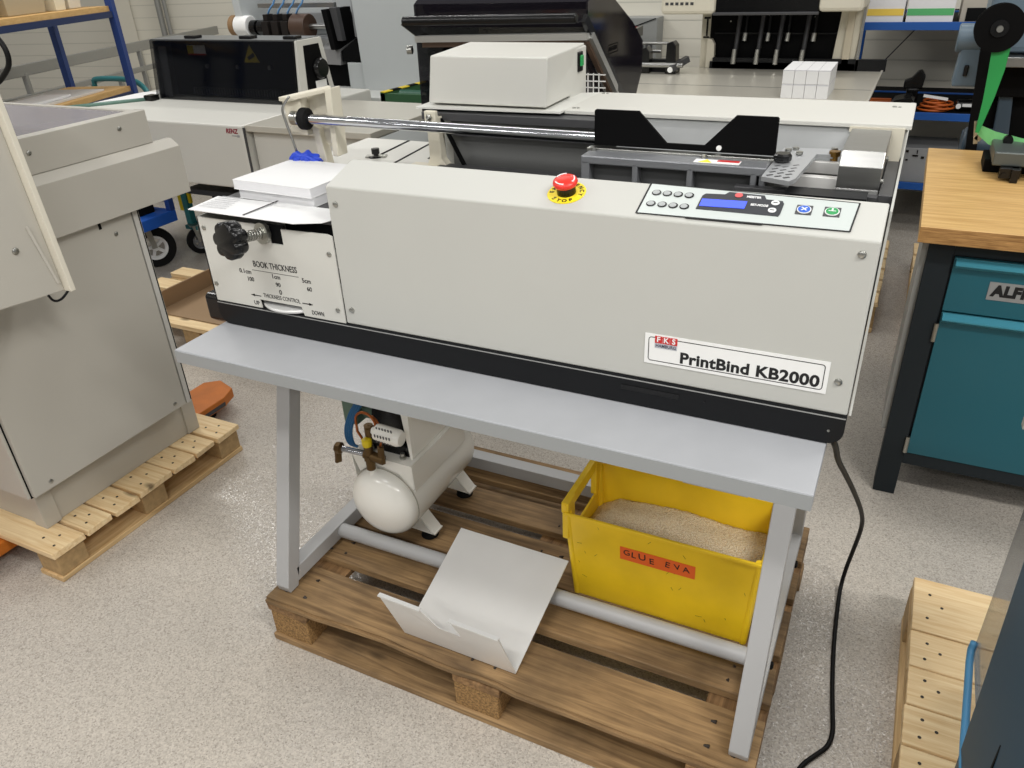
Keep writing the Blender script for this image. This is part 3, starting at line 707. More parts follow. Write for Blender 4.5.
text_mesh(MB(), 'HAMBURG', 0.0078, Mp @ Matrix.Translation((-0.1061, 0.0073, 0.0013)), 0.0001, 0.033).build('logo_caption', mat('dark_grey_ink', (70, 74, 90), 0.5), npl)
# control panel on the slope
SL = Vector((0, RY - FY, Z2 - Z1)); 
def S(x, t, h=0.0): return frame((x, FY + SL.y * t, Z1 + SL.z * t), (1, 0, 0), SL) @ Matrix.Translation((0, 0, h))
ln = SL.length
cp_ = MB()
A4 = [(0.8895, 0.11), (1.1905, 0.16), (1.1945, 0.90), (0.8885, 0.975)]
def SPt(x, t, h): return S(x, t, h).translation
cp_.hexa([SPt(x, t, 0.0002) for x, t in A4] + [SPt(x, t, 0.0014) for x, t in A4], None)
ctrl = cp_.build('control_panel', panelface, bm_)
fr = MB()
for (a, b_, w) in ((A4[3], A4[0], .0026), (A4[0], A4[1], .0022), (A4[1], A4[2], .0022), (A4[2], A4[3], .0014)):
    fr.bar(SPt(*a, 0.0013), SPt(*b_, 0.0013), w, 0.001)
fr.bar(SPt(0.965, 0.115, .0014), SPt(1.075, 0.13, .0014), 0.006, 0.001)
fr.build('panel_border', ink, ctrl)
for row, (t, xs) in enumerate(((0.71, (0.9045, 0.9215, 0.9385, 0.9555)), (0.39, (0.9045, 0.9220, 0.9390, 0.9560)))):
    for x in xs:
        M = S(x, t, 0.0012)
        o = MB().lathe([(0.0072, 0), (0.0072, 0.0012), (0.0052, 0.0012)], M.translation, M.to_3x3().col[2], 20).build('round_key', plastic, ctrl)
        MB().lathe([(0.0053, 0), (0.0053, 0.0012), (0.0043, 0.0015), (0, 0.0015)], (M @ Matrix.Translation((-0.0008, 0.0006, 0.0002))).translation, M.to_3x3().col[2], 18).build('key_cap', mat('grey_key_cap', (170, 174, 174), 0.4), o)
sb = MB()
pts = [(0.974, .36), (1.0925, .36), (1.094, .42), (1.0945, .70), (1.0915, .77), (1.068, .78), (1.064, .88), (1.012, .90), (1.007, .82), (0.979, .80), (0.975, .74)]
sb.sheet([SPt(x, t, 0.0018) for x, t in pts], 0.0012)
disp = sb.build('display_surround', mat('display_black', (44, 46, 52), 0.35), ctrl)
MB().hexa([SPt(x, t, h) for h in (0.002, 0.0030) for x, t in ((0.977, 0.44), (1.0425, 0.47), (1.043, 0.67), (0.977, 0.64))]).build('blue_screen', lcd, disp)
M = S(1.0275, 0.82, 0.0026); MB().lathe([(0.0058, 0), (0.0058, 0.0006), (0, 0.0006)], M.translation, M.to_3x3().col[2], 18).build('round_logo', mat('pink_red_logo', (214, 92, 92), 0.4), disp)
text_mesh(MB(), 'MEISTER', 0.0072, S(1.050, 0.80, 0.0026), 0.0002, 0.021).build('brand_lettering', ledwhite, disp)
text_mesh(MB(), 'SET-MODE', 0.0068, S(1.0615, 0.595, 0.0026), 0.0002, 0.025).build('caption_lettering', ledwhite, disp)
for (x, t) in ((1.0825, 0.695), (1.0815, 0.49)):
    M = S(x, t, 0.0022)
    o = MB().lathe([(0.0058, 0), (0.0058, 0.0012), (0, 0.0012)], M.translation, M.to_3x3().col[2], 18).build('round_key', ledwhite, disp)
    MB().bar((M @ Vector((-.003, 0, .0016))), (M @ Vector((.003, 0, .0016))), 0.0014, 0.0006).build('arrow_mark', ink, o)
for (x, t, m_) in ((1.124, 0.59, keyblue), (1.1615, 0.60, keygreen)):
    M = S(x, t, 0.0012)
    o = plate(MB(), 0.022, 0.023, 0.001, 0.0010, M).build('square_key', darkgrey, ctrl)
    MB().lathe([(0.0098, 0), (0.0098, 0.001), (0, 0.001)], (M @ Matrix.Translation((0, 0, .001))).translation, M.to_3x3().col[2], 20).build('key_ring', ledwhite, o)
    MB().lathe([(0.0084, 0), (0.0084, 0.0014), (0, 0.0014)], (M @ Matrix.Translation((0, 0, .0012))).translation, M.to_3x3().col[2], 20).build('key_face', m_, o)
    mk = MB()
    if m_ is keyblue:
        for a in (0.8, -0.8): mk.bar(M @ Vector((-.005 * math.cos(a), -.005 * math.sin(a), .0028)), M @ Vector((.005 * math.cos(a), .005 * math.sin(a), .0028)), 0.0022, 0.0005)
    else: mk.bar(M @ Vector((-.005, 0, .0028)), M @ Vector((.005, 0, .0028)), 0.0016, 0.0005).bar(M @ Vector((0, 0, .0028)), M @ Vector((0, .006, .0028)), 0.0022, 0.0005)
    mk.build('key_symbol', ledwhite, o)
# emergency stop
M = S(0.7615, 0.50, 0.0002); nz = Vector(M.to_3x3().col[2])
es = MB().lathe([(0.0315, 0), (0.0315, 0.0009), (0, 0.0009)], M.translation, nz, 44).build('stop_label', yellow, bm_, label='round yellow emergency stop label')
et = MB()
for i, ch in enumerate('STOP'):
    a = math.radians(-90 + (i - 1.5) * 24); c_ = M @ Matrix.Translation((0.0245 * math.cos(a), 0.0245 * math.sin(a), 0.001)) @ Matrix.Rotation(a + PI / 2, 4, 'Z')
    text_mesh(et, ch, 0.0105, c_, 0.0003)
for i, ch in enumerate('EMERGENCY'):
    a = math.radians(90 - (i - 4) * 24); c_ = M @ Matrix.Translation((0.0245 * math.cos(a), 0.0245 * math.sin(a), 0.001)) @ Matrix.Rotation(a - PI / 2, 4, 'Z')
    text_mesh(et, ch, 0.0098, c_, 0.0003)
et.build('lettering', ink, es)
stp = MB().lathe([(0.0155, 0.0008), (0.0155, 0.016), (0.013, 0.016), (0.013, 0.018), (0, 0.018)], M.translation, nz, 32).build('stop_collar', plastic, bm_)
btn = MB().lathe([(0.0145, 0.0145), (0.0190, 0.0160), (0.0203, 0.0195), (0.0192, 0.0230), (0.0145, 0.0258), (0.007, 0.0275), (0, 0.028)], M.translation, nz, 40, None, 60).build('stop_button', estopred, bm_, label='red mushroom stop button')
arr = MB()
for k in range(3):
    Q = []
    for i in range(9):
        a = math.radians(100 + 120 * k + i * 8); rr = 0.0155
        Q.append(M @ Vector((rr * math.cos(a), rr * math.sin(a), 0.0254)))
    arr.tube(Q, 0.0012, 6)
arr.build('arrow_marks', ledwhite, btn)
# left control box
LX0, LX1, LF = -0.036, 0.3065, FY - 0.002
lb = MB()
cut = [(LX0, Z0), (0.096 - .004, Z0), (0.090, 0.924), (0.2, 0.924), (0.204, Z0), (LX1, Z0), (LX1, 1.083), (0.296, 1.086), (0.184, 1.084), (0.184, 1.052), (0.152, 1.052), (0.152, 1.088), (LX0, 1.088)]
lb.prism(cut, 'y', LF, LF + 0.003)
lb.box(LX0, LX0 + 0.003, LF, 0.36, Z0, 1.088).box(LX0, LX1, 0.357, 0.36, Z0, 1.088)
lbo = lb.build('thickness_control_box', white, bm_)
MB().box(0.145, 0.19, LF + 0.0032, LF + 0.006, 1.045, 1.09).build('dark_opening', darkin, lbo)
MB().box(0.18, 0.305, LF + 0.02, LF + 0.03, 1.05, 1.10).build('dark_opening', darkin, lbo)
for (x, z) in ((-0.024, 0.944), (0.2935, 1.047), (0.2925, 0.931), (-0.021, 1.066)): screw(lbo, (x, LF, z), (0, -1, 0), 0.0052)
MB().cyl((0.148, 0.186, 0.9075), (0.148, 0.186, 0.9145), 0.0865, 64, None, 0.002).build('thickness_dial', mat('dial_silver', (214, 214, 212), 0.35, 0.2), lbo)
def F(x, z): return frame((x, LF - 0.0001, z), (1, 0, 0), (0, 0, 1))
tx = MB()
text_mesh(tx, 'BOOK THICKNESS', 0.0180, F(0.149, 1.0025), 0.0002, 0.112)
tx.box(0.087, 0.207, LF - 0.0004, LF, 0.9885, 0.9893)
for (s_, x, z, h) in (('0.1cm', 0.067, 0.983, .011), ('100', 0.077, 0.967, .0105), ('1cm', 0.147, 0.981, .011), ('90', 0.149, 0.964, .0105), ('0', 0.1515, 0.948, .012), ('5cm', 0.225, 0.983, .011), ('60', 0.229, 0.966, .0105)):
    text_mesh(tx, s_, h * 1.2, F(x, z), 0.0002)
text_mesh(tx, 'THICKNESS CONTROL', 0.0128, F(0.151, 0.9350), 0.0, 0.096)
text_mesh(tx, 'UP', 0.0125, F(0.080, 0.9145), 0.0002); text_mesh(tx, 'DOWN', 0.0125, F(0.240, 0.9155), 0.0002, 0.030)
for (x0, x1, z) in ((0.096, 0.070, 0.932), (0.204, 0.230, 0.933)):
    tx.box(min(x0, x1), max(x0, x1), LF - 0.0004, LF, z - 0.0009, z + 0.0009)
    d = 1 if x1 > x0 else -1
    tx.prism([(x1 + d * 0.001, z), (x1 - d * 0.009, z + 0.003), (x1 - d * 0.009, z - 0.003)], 'y', LF - 0.0004, LF)
tx.build('lettering', ink, lbo)
# deck of the left tray
MB().box(LX0 + .003, 0.306, 0.125, 0.40, 1.100, 1.106, 0.002).build('tray_deck', darkgrey, bm_)
# knob, spring and flange
fl = Vector((0.140, LF, 1.0725)); kd = Vector((-0.16, -1, 0.12)).normalized()
MB().lathe([(0.021, 0), (0.021, 0.008), (0.012, 0.008), (0.012, 0.012), (0.006, 0.012), (0.006, 0.058), (0, 0.058)], fl, kd, 28).build('steel_flange', zinc, bm_)
sp_ = []; uu = kd.cross(Vector((0, 0, 1))).normalized(); vv = uu.cross(kd)
for i in range(120):
    a = 2 * PI * i / 16; sp_.append(fl + kd * (0.012 + 0.046 * i / 119) + (uu * math.cos(a) + vv * math.sin(a)) * 0.0095)
MB().tube(sp_, 0.0016, 6).build('spring', zinc, bm_)
kb = MB(); n = 72; prof = []
bmk = bmesh.new(); rings = []
for (h, sc_, fl_) in ((0.050, 0.42, 0.0), (0.058, 0.50, 0.2), (0.062, 0.92, 1.0), (0.068, 1.0, 1.0), (0.086, 1.0, 1.0), (0.091, 0.93, 1.0), (0.092, 0.86, 0.9)):
    ring = []
    for i in range(n):
        a = 2 * PI * i / n; rr = (0.0335 + fl_ * 0.0048 * (abs(math.cos(3.5 * a)) ** 0.55 * 2 - 1.2)) * sc_
        ring.append(bmk.verts.new(fl + kd * h + (uu * math.cos(a) + vv * math.sin(a)) * rr))
    rings.append(ring)
for A, B in zip(rings, rings[1:]):
    for i in range(n): bmk.faces.new((A[i], A[(i + 1) % n], B[(i + 1) % n], B[i]))
bmk.faces.new(rings[0][::-1]); bmk.faces.new(rings[-1]); bmesh.ops.recalc_face_normals(bmk, faces=bmk.faces)
kb._merge(bmk, None, True); kb.build('star_knob', plastic, bm_)
# black power box at the left end
MB().prism([(0.130, 0.845), (0.130, 0.897), (0.137, 0.903), (0.21, 0.903), (0.21, 0.845), (0.19, 0.829), (0.15, 0.829)], 'x', -0.092, -0.0365, 0.004).build('power_inlet_box', plastic, bm_)
# right side panel, dark rim, rear housing
MB().prism([(FY + .003, Z0), (RY, Z2 - 0.035), (RY, Z2 - .012), (0.30, 1.196), (0.66, 1.196), (0.745, 1.243), (0.745, Z0)], 'x', 1.2345, 1.2380).build('right_side_panel', offwhite, bm_)
MB().box(1.2140, 1.2340, 0.288, 0.66, 1.17, 1.192, 0.001).box(1.0, 1.2140, 0.288, 0.305, 1.16, 1.188, 0.001).build('inner_rim', darkgrey, bm_)
# recess floor, back panels
MB().box(0.31, 1.2140, 0.21, 0.73, 1.02, 1.032).build('recess_floor', darkin, bm_)
bp_ = MB().box(0.36, 0.745, 0.49, 0.494, 1.03, 1.236).build('recess_back_panel', innergrey, bm_)
MB().box(0.30, 0.76, 0.47, 0.52, 1.226, 1.242, 0.001).box(0.36, 0.75, 0.476, 0.488, 1.196, 1.202).build('upper_channel', darkgrey, bm_)
MB().box(0.345, 0.70, 0.44, 0.47, 1.123, 1.138, 0.002).build('lower_rail', darkgrey, bm_)
MB().bar((0.345, 0.468, 1.236), (0.398, 0.468, 1.136), 0.010, 0.005).build('black_strip', matblack, bm_)
MB().sheet([(0.745, 0.52, 1.245), (1.15, 0.52, 1.245), (1.15, 0.44, 1.196), (0.745, 0.44, 1.196)], 0.003).build('bright_back_plate', mat('back_plate_steel', (176, 178, 178), 0.38, 0.6, var=0.12, vscale=9), bm_)
MB().box(1.145, 1.232, 0.505, 0.51, 1.19, 1.246).build('rear_end_plate', cream, bm_)
# cream casting foot beside the channel
ca = MB().prism([(0.315, 1.123), (0.365, 1.123), (0.365, 1.134), (0.352, 1.150), (0.350, 1.236), (0.322, 1.236), (0.322, 1.152), (0.315, 1.136)], 'y', 0.452, 0.475, 0.002).box(0.27, 0.35, 0.42, 0.475, 1.121, 1.135, 0.004)
ca.box(0.325, 0.352, 0.44, 0.452, 1.222, 1.25, 0.002).build('cast_bracket', cream, bm_)
MB().lathe([(0.007, 0), (0.007, 0.004), (0.003, 0.006), (0.003, 0.009), (0, 0.009)], (0.338, 0.44, 1.238), (0, -1, 0), 6).build('hex_bolt', zinc, bm_)
# white shelf
MB().box(0.612, 1.2415, 0.508, 0.718, 1.2435, 1.2515, 0.0015).build('rear_cover_shelf', white, bm_)
MB().sheet([(0.285, 0.476, 1.249), (0.612, 0.49, 1.249), (0.612, 0.718, 1.249), (0.285, 0.60, 1.249)], 0.004).build('left_cover_flap', mat('light_cover_flap', (214, 214, 208), 0.45), bm_)
rh = MB().box(0.30, 1.236, 0.52, 0.742, Z0, 1.240, 0.002).build('rear_housing', offwhite, bm_)
for (x, y) in ((1.206, 0.668), (0.625, 0.53), (0.625, 0.70)):
    screw(bm_, (x, y, 1.2515), (0, 0, 1), 0.004); screw(bm_, (x + .009, y, 1.2515), (0, 0, 1), 0.003)
# motor box
mbx = MB().hexa([(0.304, 0.497, 1.2555), (0.578, 0.497, 1.2555), (0.574, 0.64, 1.2555), (0.290, 0.64, 1.2555), (0.317, 0.497, 1.3495), (0.583, 0.497, 1.3495), (0.568, 0.735, 1.3495), (0.281, 0.735, 1.3495)], None, 0.003)
mbx.box(0.300, 0.572, 0.64, 0.734, 1.2435, 1.345, 0.003)
mbo = mbx.build('motor_box', white, bm_)
MB().box(0.33, 0.56, 0.53, 0.63, 1.2512, 1.256).build('box_under_shade', darkin, bm_)  # dark slab standing in for the shade under the overhanging motor box
sw = MB().box(0.5685, 0.5765, 0.680, 0.704, 1.297, 1.337, 0.002).build('switch_surround', plastic, mbo)
MB().box(0.575, 0.580, 0.685, 0.700, 1.308, 1.330, 0.002).build('rocker', keygreen, sw)
# round rod and its cream end bracket with an allen key hung on it
MB().cyl((0.03, 0.40, 1.2295), (0.735, 0.40, 1.2255), 0.0105, 24).build('guide_rod', chrome, bm_)
MB().cyl((0.034, 0.40, 1.2295), (0.052, 0.40, 1.2293), 0.0235, 28, None, 0.003).build('rod_collar', rubber, bm_)
MB().cyl((0.006, 0.40, 1.2298), (0.028, 0.40, 1.2295), 0.015, 24, None, 0.003).build('rod_nut', zinc, bm_)
eb = MB()
b0 = (-0.03, 0.43)
# housing drawn as an open frame (front plate, rim, back)
eb.hexa([(-0.012, 0.412, 1.196), (0.034, 0.412, 1.190), (0.034, 0.445, 1.19), (-0.012, 0.445, 1.196), (-0.028, 0.412, 1.269), (0.024, 0.412, 1.274), (0.024, 0.445, 1.274), (-0.028, 0.445, 1.269)], None, 0.002)
eb.hexa([(-0.028, 0.405, 1.262), (0.0, 0.400, 1.262), (0.102, 0.42, 1.283), (0.082, 0.44, 1.283), (-0.028, 0.405, 1.272), (0.0, 0.400, 1.272), (0.112, 0.42, 1.2945), (0.09, 0.44, 1.2945)], None, 0.002)
eb.hexa([(0.092, 0.415, 1.148), (0.107, 0.415, 1.148), (0.107, 0.45, 1.148), (0.092, 0.45, 1.148), (0.094, 0.415, 1.288), (0.112, 0.415, 1.293), (0.112, 0.45, 1.293), (0.094, 0.45, 1.288)], None, 0.002)
eb.hexa([(0.0, 0.440, 1.20), (0.10, 0.440, 1.148), (0.10, 0.446, 1.148), (0.0, 0.446, 1.20), (0.0, 0.440, 1.268), (0.10, 0.440, 1.285), (0.10, 0.446, 1.285), (0.0, 0.446, 1.268)])
eb.hexa([(0.045, 0.425, 1.12), (0.065, 0.425, 1.12), (0.065, 0.45, 1.12), (0.045, 0.45, 1.12), (0.034, 0.425, 1.215), (0.055, 0.425, 1.205), (0.055, 0.45, 1.205), (0.034, 0.45, 1.215)], None, 0.002)
eb.build('rod_end_bracket', cream, bm_)
# white feed table to the left of the recess
ft_ = MB().box(-0.03, 0.352, 0.41, 0.715, 1.104, 1.119, 0.002).build('feed_table', white, bm_)
for (p, q, w) in (((0.118, 0.53, 1.1195), (0.10, 0.71, 1.1195), 0.006), ((0.20, 0.45, 1.1195), (0.17, 0.71, 1.1195), 0.005), ((0.255, 0.56, 1.1195), (0.235, 0.70, 1.1195), 0.014)):
    MB().bar(p, q, w, 0.0016).build('slot', darkin, ft_)
gk = MB().lathe([(0.018, 0), (0.018, 0.003), (0.006, 0.004), (0.006, 0.008), (0.0095, 0.008), (0.0095, 0.020), (0, 0.020)], (0.117, 0.54, 1.119), (0, 0, 1), 20, None)
gk.build('guide_knob', plastic, bm_)
MB().bar((0.095, 0.532, 1.1215), (0.142, 0.548, 1.1215), 0.02, 0.003).build('guide_clamp', zinc, bm_)
# clamp casting with windows, black back-stop plate, bars
cast = MB(); cx0, cx1, cy = 0.728, 1.045, 0.305
cast.box(cx0, cx1, cy, cy + 0.055, 1.202, 1.216, 0.002).box(cx0, cx1, cy, cy + 0.012, 1.10, 1.150, 0.002)
for x in (cx0, 0.822, 0.917, 1.021, cx1 - 0.010):
    w = 0.016 if x == cx0 else 0.010
    cast.box(x, x + w, cy, cy + 0.03, 1.10, 1.207, 0.002)
cast.build('clamp_casting', castal, bm_)
MB().box(cx0 + .01, cx1 - .01, cy + 0.022, cy + 0.03, 1.10, 1.206).build('casting_recess', castdark, bm_)
MB().box(0.722, 1.05, 0.350, 0.368, 1.2125, 1.2195, 0.001).build('clamp_bar', zinc, bm_)
MB().prism([(0.7275, 1.2195), (0.7275, 1.2785), (0.7295, 1.281), (0.809, 1.281), (0.861, 1.2295), (0.927, 1.2295), (0.977, 1.281), (1.043, 1.281), (1.0455, 1.2785), (1.046, 1.2195)], 'y', 0.374, 0.380).build('back_stop_plate', matblack, bm_)
MB().lathe([(0.0045, 0), (0.0045, 0.003), (0, 0.004)], (0.953, 0.374, 1.227), (0, -1, 0), 14).build('stop_pin', labelwhite, bm_)
for x in (0.737, 0.935): MB().lathe([(0.005, 0), (0.005, 0.006), (0, 0.007)], (x, 0.345, 1.2155), (0, 0, 1), 12).build('clamp_bolt', zinc, bm_)
wl = MB().box(0.925, 1.0, 0.312, 0.335, 1.2158, 1.2166).build('warning_label', labelwhite, bm_, label='small white and red warning label')
MB().prism([(0.933, 0.314), (0.955, 0.314), (0.944, 0.333)], 'z', 1.2166, 1.217).build('warning_triangle', yellow, wl)
MB().box(0.962, 0.998, 0.323, 0.334, 1.2166, 1.217).build('red_band', labelred, wl)
# silver slotted handle plate with black knob
hp = [(1.045, 0.262, 1.2105), (1.089, 0.246, 1.2105), (1.096, 0.262, 1.2115), (1.108, 0.40, 1.217), (1.138, 0.405, 1.217), (1.142, 0.44, 1.2185), (1.052, 0.428, 1.2185)]
MB().sheet(hp, 0.007).build('handle_plate', platesilver, bm_)
hs = MB()
for i in range(5):
    for j in range(3):
        hs.bar((1.052 + j * 0.013 + i * .001, 0.268 + i * 0.017 - j * 0.004, 1.2148 + i * 0.0006), (1.060 + j * 0.013 + i * .001, 0.274 + i * 0.017 - j * 0.004, 1.215 + i * 0.0006), 0.004, 0.001)
hs.build('plate_slots', darkgrey, bm_)
MB().lathe([(0.008, 0), (0.008, 0.002), (0.0135, 0.003), (0.0145, 0.006), (0.0145, 0.012), (0.012, 0.015), (0, 0.015)], (1.062, 0.345, 1.2170), (0, 0, 1), 9, None, 20).build('clamp_knob', plastic, bm_)
for (x, y) in ((1.062, 0.405), (1.082, 0.39), (1.072, 0.42), (1.132, 0.43)): MB().lathe([(0.0055, 0), (0.0055, 0.004), (0, 0.004)], (x, y, 1.2215), (0, 0, 1), 14).build('cap_screw', zinc, bm_)
# silver cover box over the milling head
sx0, sx1 = 1.150, 1.2125
MB().prism([(0.312, 1.155), (0.312, 1.176), (0.326, 1.188), (0.326, 1.222), (0.305 + .035, 1.244), (0.50, 1.244), (0.50, 1.155)], 'x', sx0, sx1, 0.0008).build('mill_cover', steel, bm_)
for (y, z) in ((0.335, 1.20), (0.34, 1.172), (0.42, 1.215)): MB().lathe([(0.004, 0), (0.004, 0.004), (0, 0.004)], (sx1, y, z), (1, 0, 0), 10).build('cover_screw', zinc, bm_)
MB().box(1.055, 1.15, 0.335, 0.35, 1.180, 1.200, 0.001).box(1.075, 1.15, 0.395, 0.405, 1.190, 1.21, 0.001).build('guide_rail', sheetal, bm_)
MB().lathe([(0.006, 0), (0.006, 0.012), (0.009, 0.012), (0.009, 0.02), (0, 0.02)], (1.135, 0.41, 1.205), (0, 0, 1), 10).build('brass_fitting', brass, bm_)
MB().box(1.085, 1.20, 0.245, 0.287, 1.193, 1.196).build('black_strip', black, bm_)

# ------------------------------------------------------------------ things lying on the machine
def book(x0, x1, y0, y1, z0, h, rz, label):
    b = thing('book_block', label, 'book', ((x0 + x1) / 2, (y0 + y1) / 2, z0), rz, 'unbound book blocks on the machine tray')
    cx, cy, w, d = (x0 + x1) / 2, (y0 + y1) / 2, (x1 - x0) / 2, (y1 - y0) / 2
    M = Matrix.Translation((cx, cy, z0)) @ Matrix.Rotation(rz, 4, 'Z')
    MB().box(-w, w, -d, d, 0.001, h - 0.001, 0.0, None, M).build('pages', paperedge, b)
    MB().box(-w - .0006, w + .0006, -d - .0006, d + .0006, h - 0.0016, h, 0.0005, None, M).build('top_cover', paper, b)
    MB().box(-w - .0006, w + .0006, -d - .0006, d + .0006, 0.0, 0.0012, 0.0, None, M).build('bottom_cover', paper, b)
book(0.012, 0.212, 0.196, 0.372, 1.1065, 0.019, math.radians(-2), 'white book block at the bottom of the pair on the machine tray')
book(0.006, 0.214, 0.190, 0.372, 1.1260, 0.020, math.radians(-2.5), 'white book block on top of the pair on the machine tray')
# printed sheet lying on the front of the tray and drooping over its edge
shp = MB(); N_ = 10
Pq = [(-0.045, 0.200), (-0.054, 0.105), (0.235, 0.096), (0.300, 0.128), (0.306, 0.175), (0.2, 0.205)]
shp.sheet([(-0.043, 0.187, 1.1085), (-0.037, 0.098, 1.1070), (0.237, 0.092, 1.1070), (0.290, 0.110, 1.1085), (0.304, 0.135, 1.1092), (0.302, 0.187, 1.1092)], 0.0012)
so = shp.solo('printed_sheet', paper, 'white sheet with faint print lying on the front of the machine tray', 'sheet')
pl_ = MB()
for k in range(7):
    y = 0.120 + k * 0.011
    pl_.bar((-0.028, y, 1.1104), (0.045 - 0.003 * k, y + 0.001, 1.1104), 0.0022, 0.0004)
pl_.build('printed_lines', mat('faint_print', (196, 196, 198), 0.7), so)
MB().bar((0.108, 0.100, 1.1095), (0.118, 0.190, 1.1125), 0.004, 0.0006).build('black_line', ink, so)
# allen key standing against the bracket and blue glove
ak = MB().tube([(0.020, 0.384, 1.15), (-0.004, 0.386, 1.235), (-0.006, 0.387, 1.250), (0.001, 0.390, 1.262), (0.014, 0.394, 1.276)], 0.0028, 6, None, 1)
ak.solo('hex_key', steel, 'long steel hex key standing upright by the cream rod bracket', 'hex key')
gl = MB()
bg = bmesh.new(); bmesh.ops.create_icosphere(bg, subdivisions=4, radius=1)
for v in bg.verts:
    c_ = v.co.copy(); n_ = 0.16 * math.sin(9 * c_.x + 3 * c_.y) + 0.12 * math.sin(11 * c_.z + 5 * c_.x + 7 * c_.y)
    v.co = Vector((0.036, 0.386, 1.1190 + 0.021)) + Vector((c_.x * 0.040, c_.y * 0.022, max(c_.z, -0.9) * 0.021)) * (1 + n_)
gl._merge(bg, None, True)
for k in range(4): gl.tube([(0.010 + k * .010, 0.37, 1.147), (0.022 + k * .010, 0.372, 1.160 - k * .001), (0.044 + k * .010, 0.376, 1.152 - k * .003), (0.066 + k * .008, 0.384, 1.132)], 0.0052, 8, None, 2)
gl.solo('rubber_glove', blueband, 'crumpled blue rubber glove behind the stacked book blocks', 'glove')
# power cord
MB().tube([(1.2195, 0.145, 0.8515), (1.2195, 0.150, 0.835), (1.2250, 0.190, 0.80), (1.231, 0.274, 0.72), (1.250, 0.382, 0.62), (1.283, 0.553, 0.45), (1.306, 0.659, 0.33), (1.313, 0.715, 0.25), (1.308, 0.755, 0.15), (1.301, 0.772, 0.07), (1.297, 0.760, 0.015), (1.297, 0.707, 0.0062), (1.302, 0.562, 0.0062), (1.312, 0.435, 0.0062), (1.323, 0.343, 0.0062), (1.330, 0.290, 0.0062), (1.325, 0.250, 0.0062), (1.302, 0.217, 0.0062), (1.277, 0.178, 0.0062), (1.262, 0.120, 0.0062), (1.25, 0.02, 0.0062)], 0.0052, 10, None, 3).solo('power_cord', cableblack, 'black power cord hanging from the machine and running over the floor', 'cord')

# ------------------------------------------------------------------ grey cabinet machine at the left
cab = thing('finishing_machine', 'warm grey cabinet machine with a projecting console at the left of the picture', 'machine', (-1.05, 0.25, H2))
MB().box(-1.38, -0.735, -0.072, 0.518, 0.28, 1.09, 0.003).build('cabinet_body', cabgrey, cab)
MB().box(-0.738, -0.72, -0.060, 0.480, 0.283, 0.925, 0.002).build('side_panel', cabgrey, cab)
MB().box(-0.738, -0.722, 0.486, 0.502, 0.281, 0.93, 0.001).build('corner_strip', mat('pale_strip', (198, 196, 190), 0.4), cab)
MB().box(-0.739, -0.7345, -0.064, 0.515, 0.279, 0.927).build('shadow_gap', darkin, cab)
MB().box(-1.36, -0.815, -0.015, 0.565, H2 + .0005, 0.28, 0.002).build('plinth', cabgrey, cab)
for (y0, y1) in ((-0.022, 0.028), (0.522, 0.572)): MB().box(-0.86, -0.808, y0, y1, H2 + .0005, 0.279, 0.002).build('plinth_corner', cabgrey, cab)
MB().prism([(-0.735, 0.931), (-0.690, 0.931), (-0.690, 1.068), (-0.7185, 1.088), (-0.735, 1.088)], 'y', -0.10, 0.682, 0.0015).build('apron_box', cabgrey, cab)
MB().prism([(-0.10, 1.089), (0.618, 1.089), (0.618, 1.1785), (0.617, 1.179), (-0.10, 1.179)], 'x', -0.760, -0.72, 0.0015).box(-1.38, -1.35, -0.1, 0.618, 1.089, 1.178, .0015).box(-1.36, -0.75, 0.60, 0.617, 1.089, 1.1775, .0015).build('upper_frame', cabgrey, cab)
cl = MB()
for k in range(26):
    x = -1.35 + k * 0.0228; cl.box(x, x + 0.0205, -0.1, 0.598, 1.166, 1.174)
cl.box(-1.35, -0.76, -0.1, 0.6, 1.160, 1.165)
cl.build('ribbed_clear_cover', clearrib, cab)
for (y, z, x) in ((0.246, 1.142, -0.72), (0.519, 1.146, -0.72), (0.414, 0.879, -0.72), (-0.006, 0.304, -0.72), (0.439, 0.304, -0.72)): screw(cab, (x, y, z), (1, 0, 0), 0.0065)
MB().box(-0.722, -0.7195, 0.368, 0.377, 0.905, 0.925).build('panel_notch', darkin, cab)
cs = MB().hexa([(-0.86, -0.62, 0.93), (-0.52, -0.62, 0.93), (-0.52, 0.094, 0.862), (-0.86, 0.094, 0.862), (-0.86, -0.62, 1.44), (-0.556, -0.62, 1.44), (-0.556, 0.094, 1.44), (-0.86, 0.094, 1.44)], None, 0.003).build('console', cabgrey, cab)
MB().hexa([(-0.86, 0.094, 0.862), (-0.498, 0.094, 0.862), (-0.498, 0.108, 0.862), (-0.86, 0.108, 0.862), (-0.86, 0.094, 1.44), (-0.536, 0.094, 1.44), (-0.536, 0.108, 1.44), (-0.86, 0.108, 1.44)], None, 0.002).build('console_face_plate', mat('cream_trim', (222, 216, 200), 0.4), cs)
MB().bar((-0.528, 0.062, 1.03), (-0.5195, 0.084, 0.885), 0.004, 0.006).build('hinge_plate', cabgrey, cs)
screw(cs, (-0.528, 0.018, 0.987), (1, 0, 0), 0.0085)
MB().tube([(-0.52, 0.05, 0.868), (-0.52, 0.058, 0.848), (-0.52, 0.078, 0.845), (-0.515, 0.099, 0.862)], 0.003, 8, None, 2).build('cable_loop', cableblack, cs)
MB().tube([(-0.56, 0.115, 1.44), (-0.500, 0.12, 1.43), (-0.476, 0.12, 1.40), (-0.480, 0.12, 1.37), (-0.506, 0.12, 1.35), (-0.55, 0.12, 1.325), (-0.60, 0.10, 1.32)], 0.0055, 8, None, 3).build('console_cable', cableblack, cs)
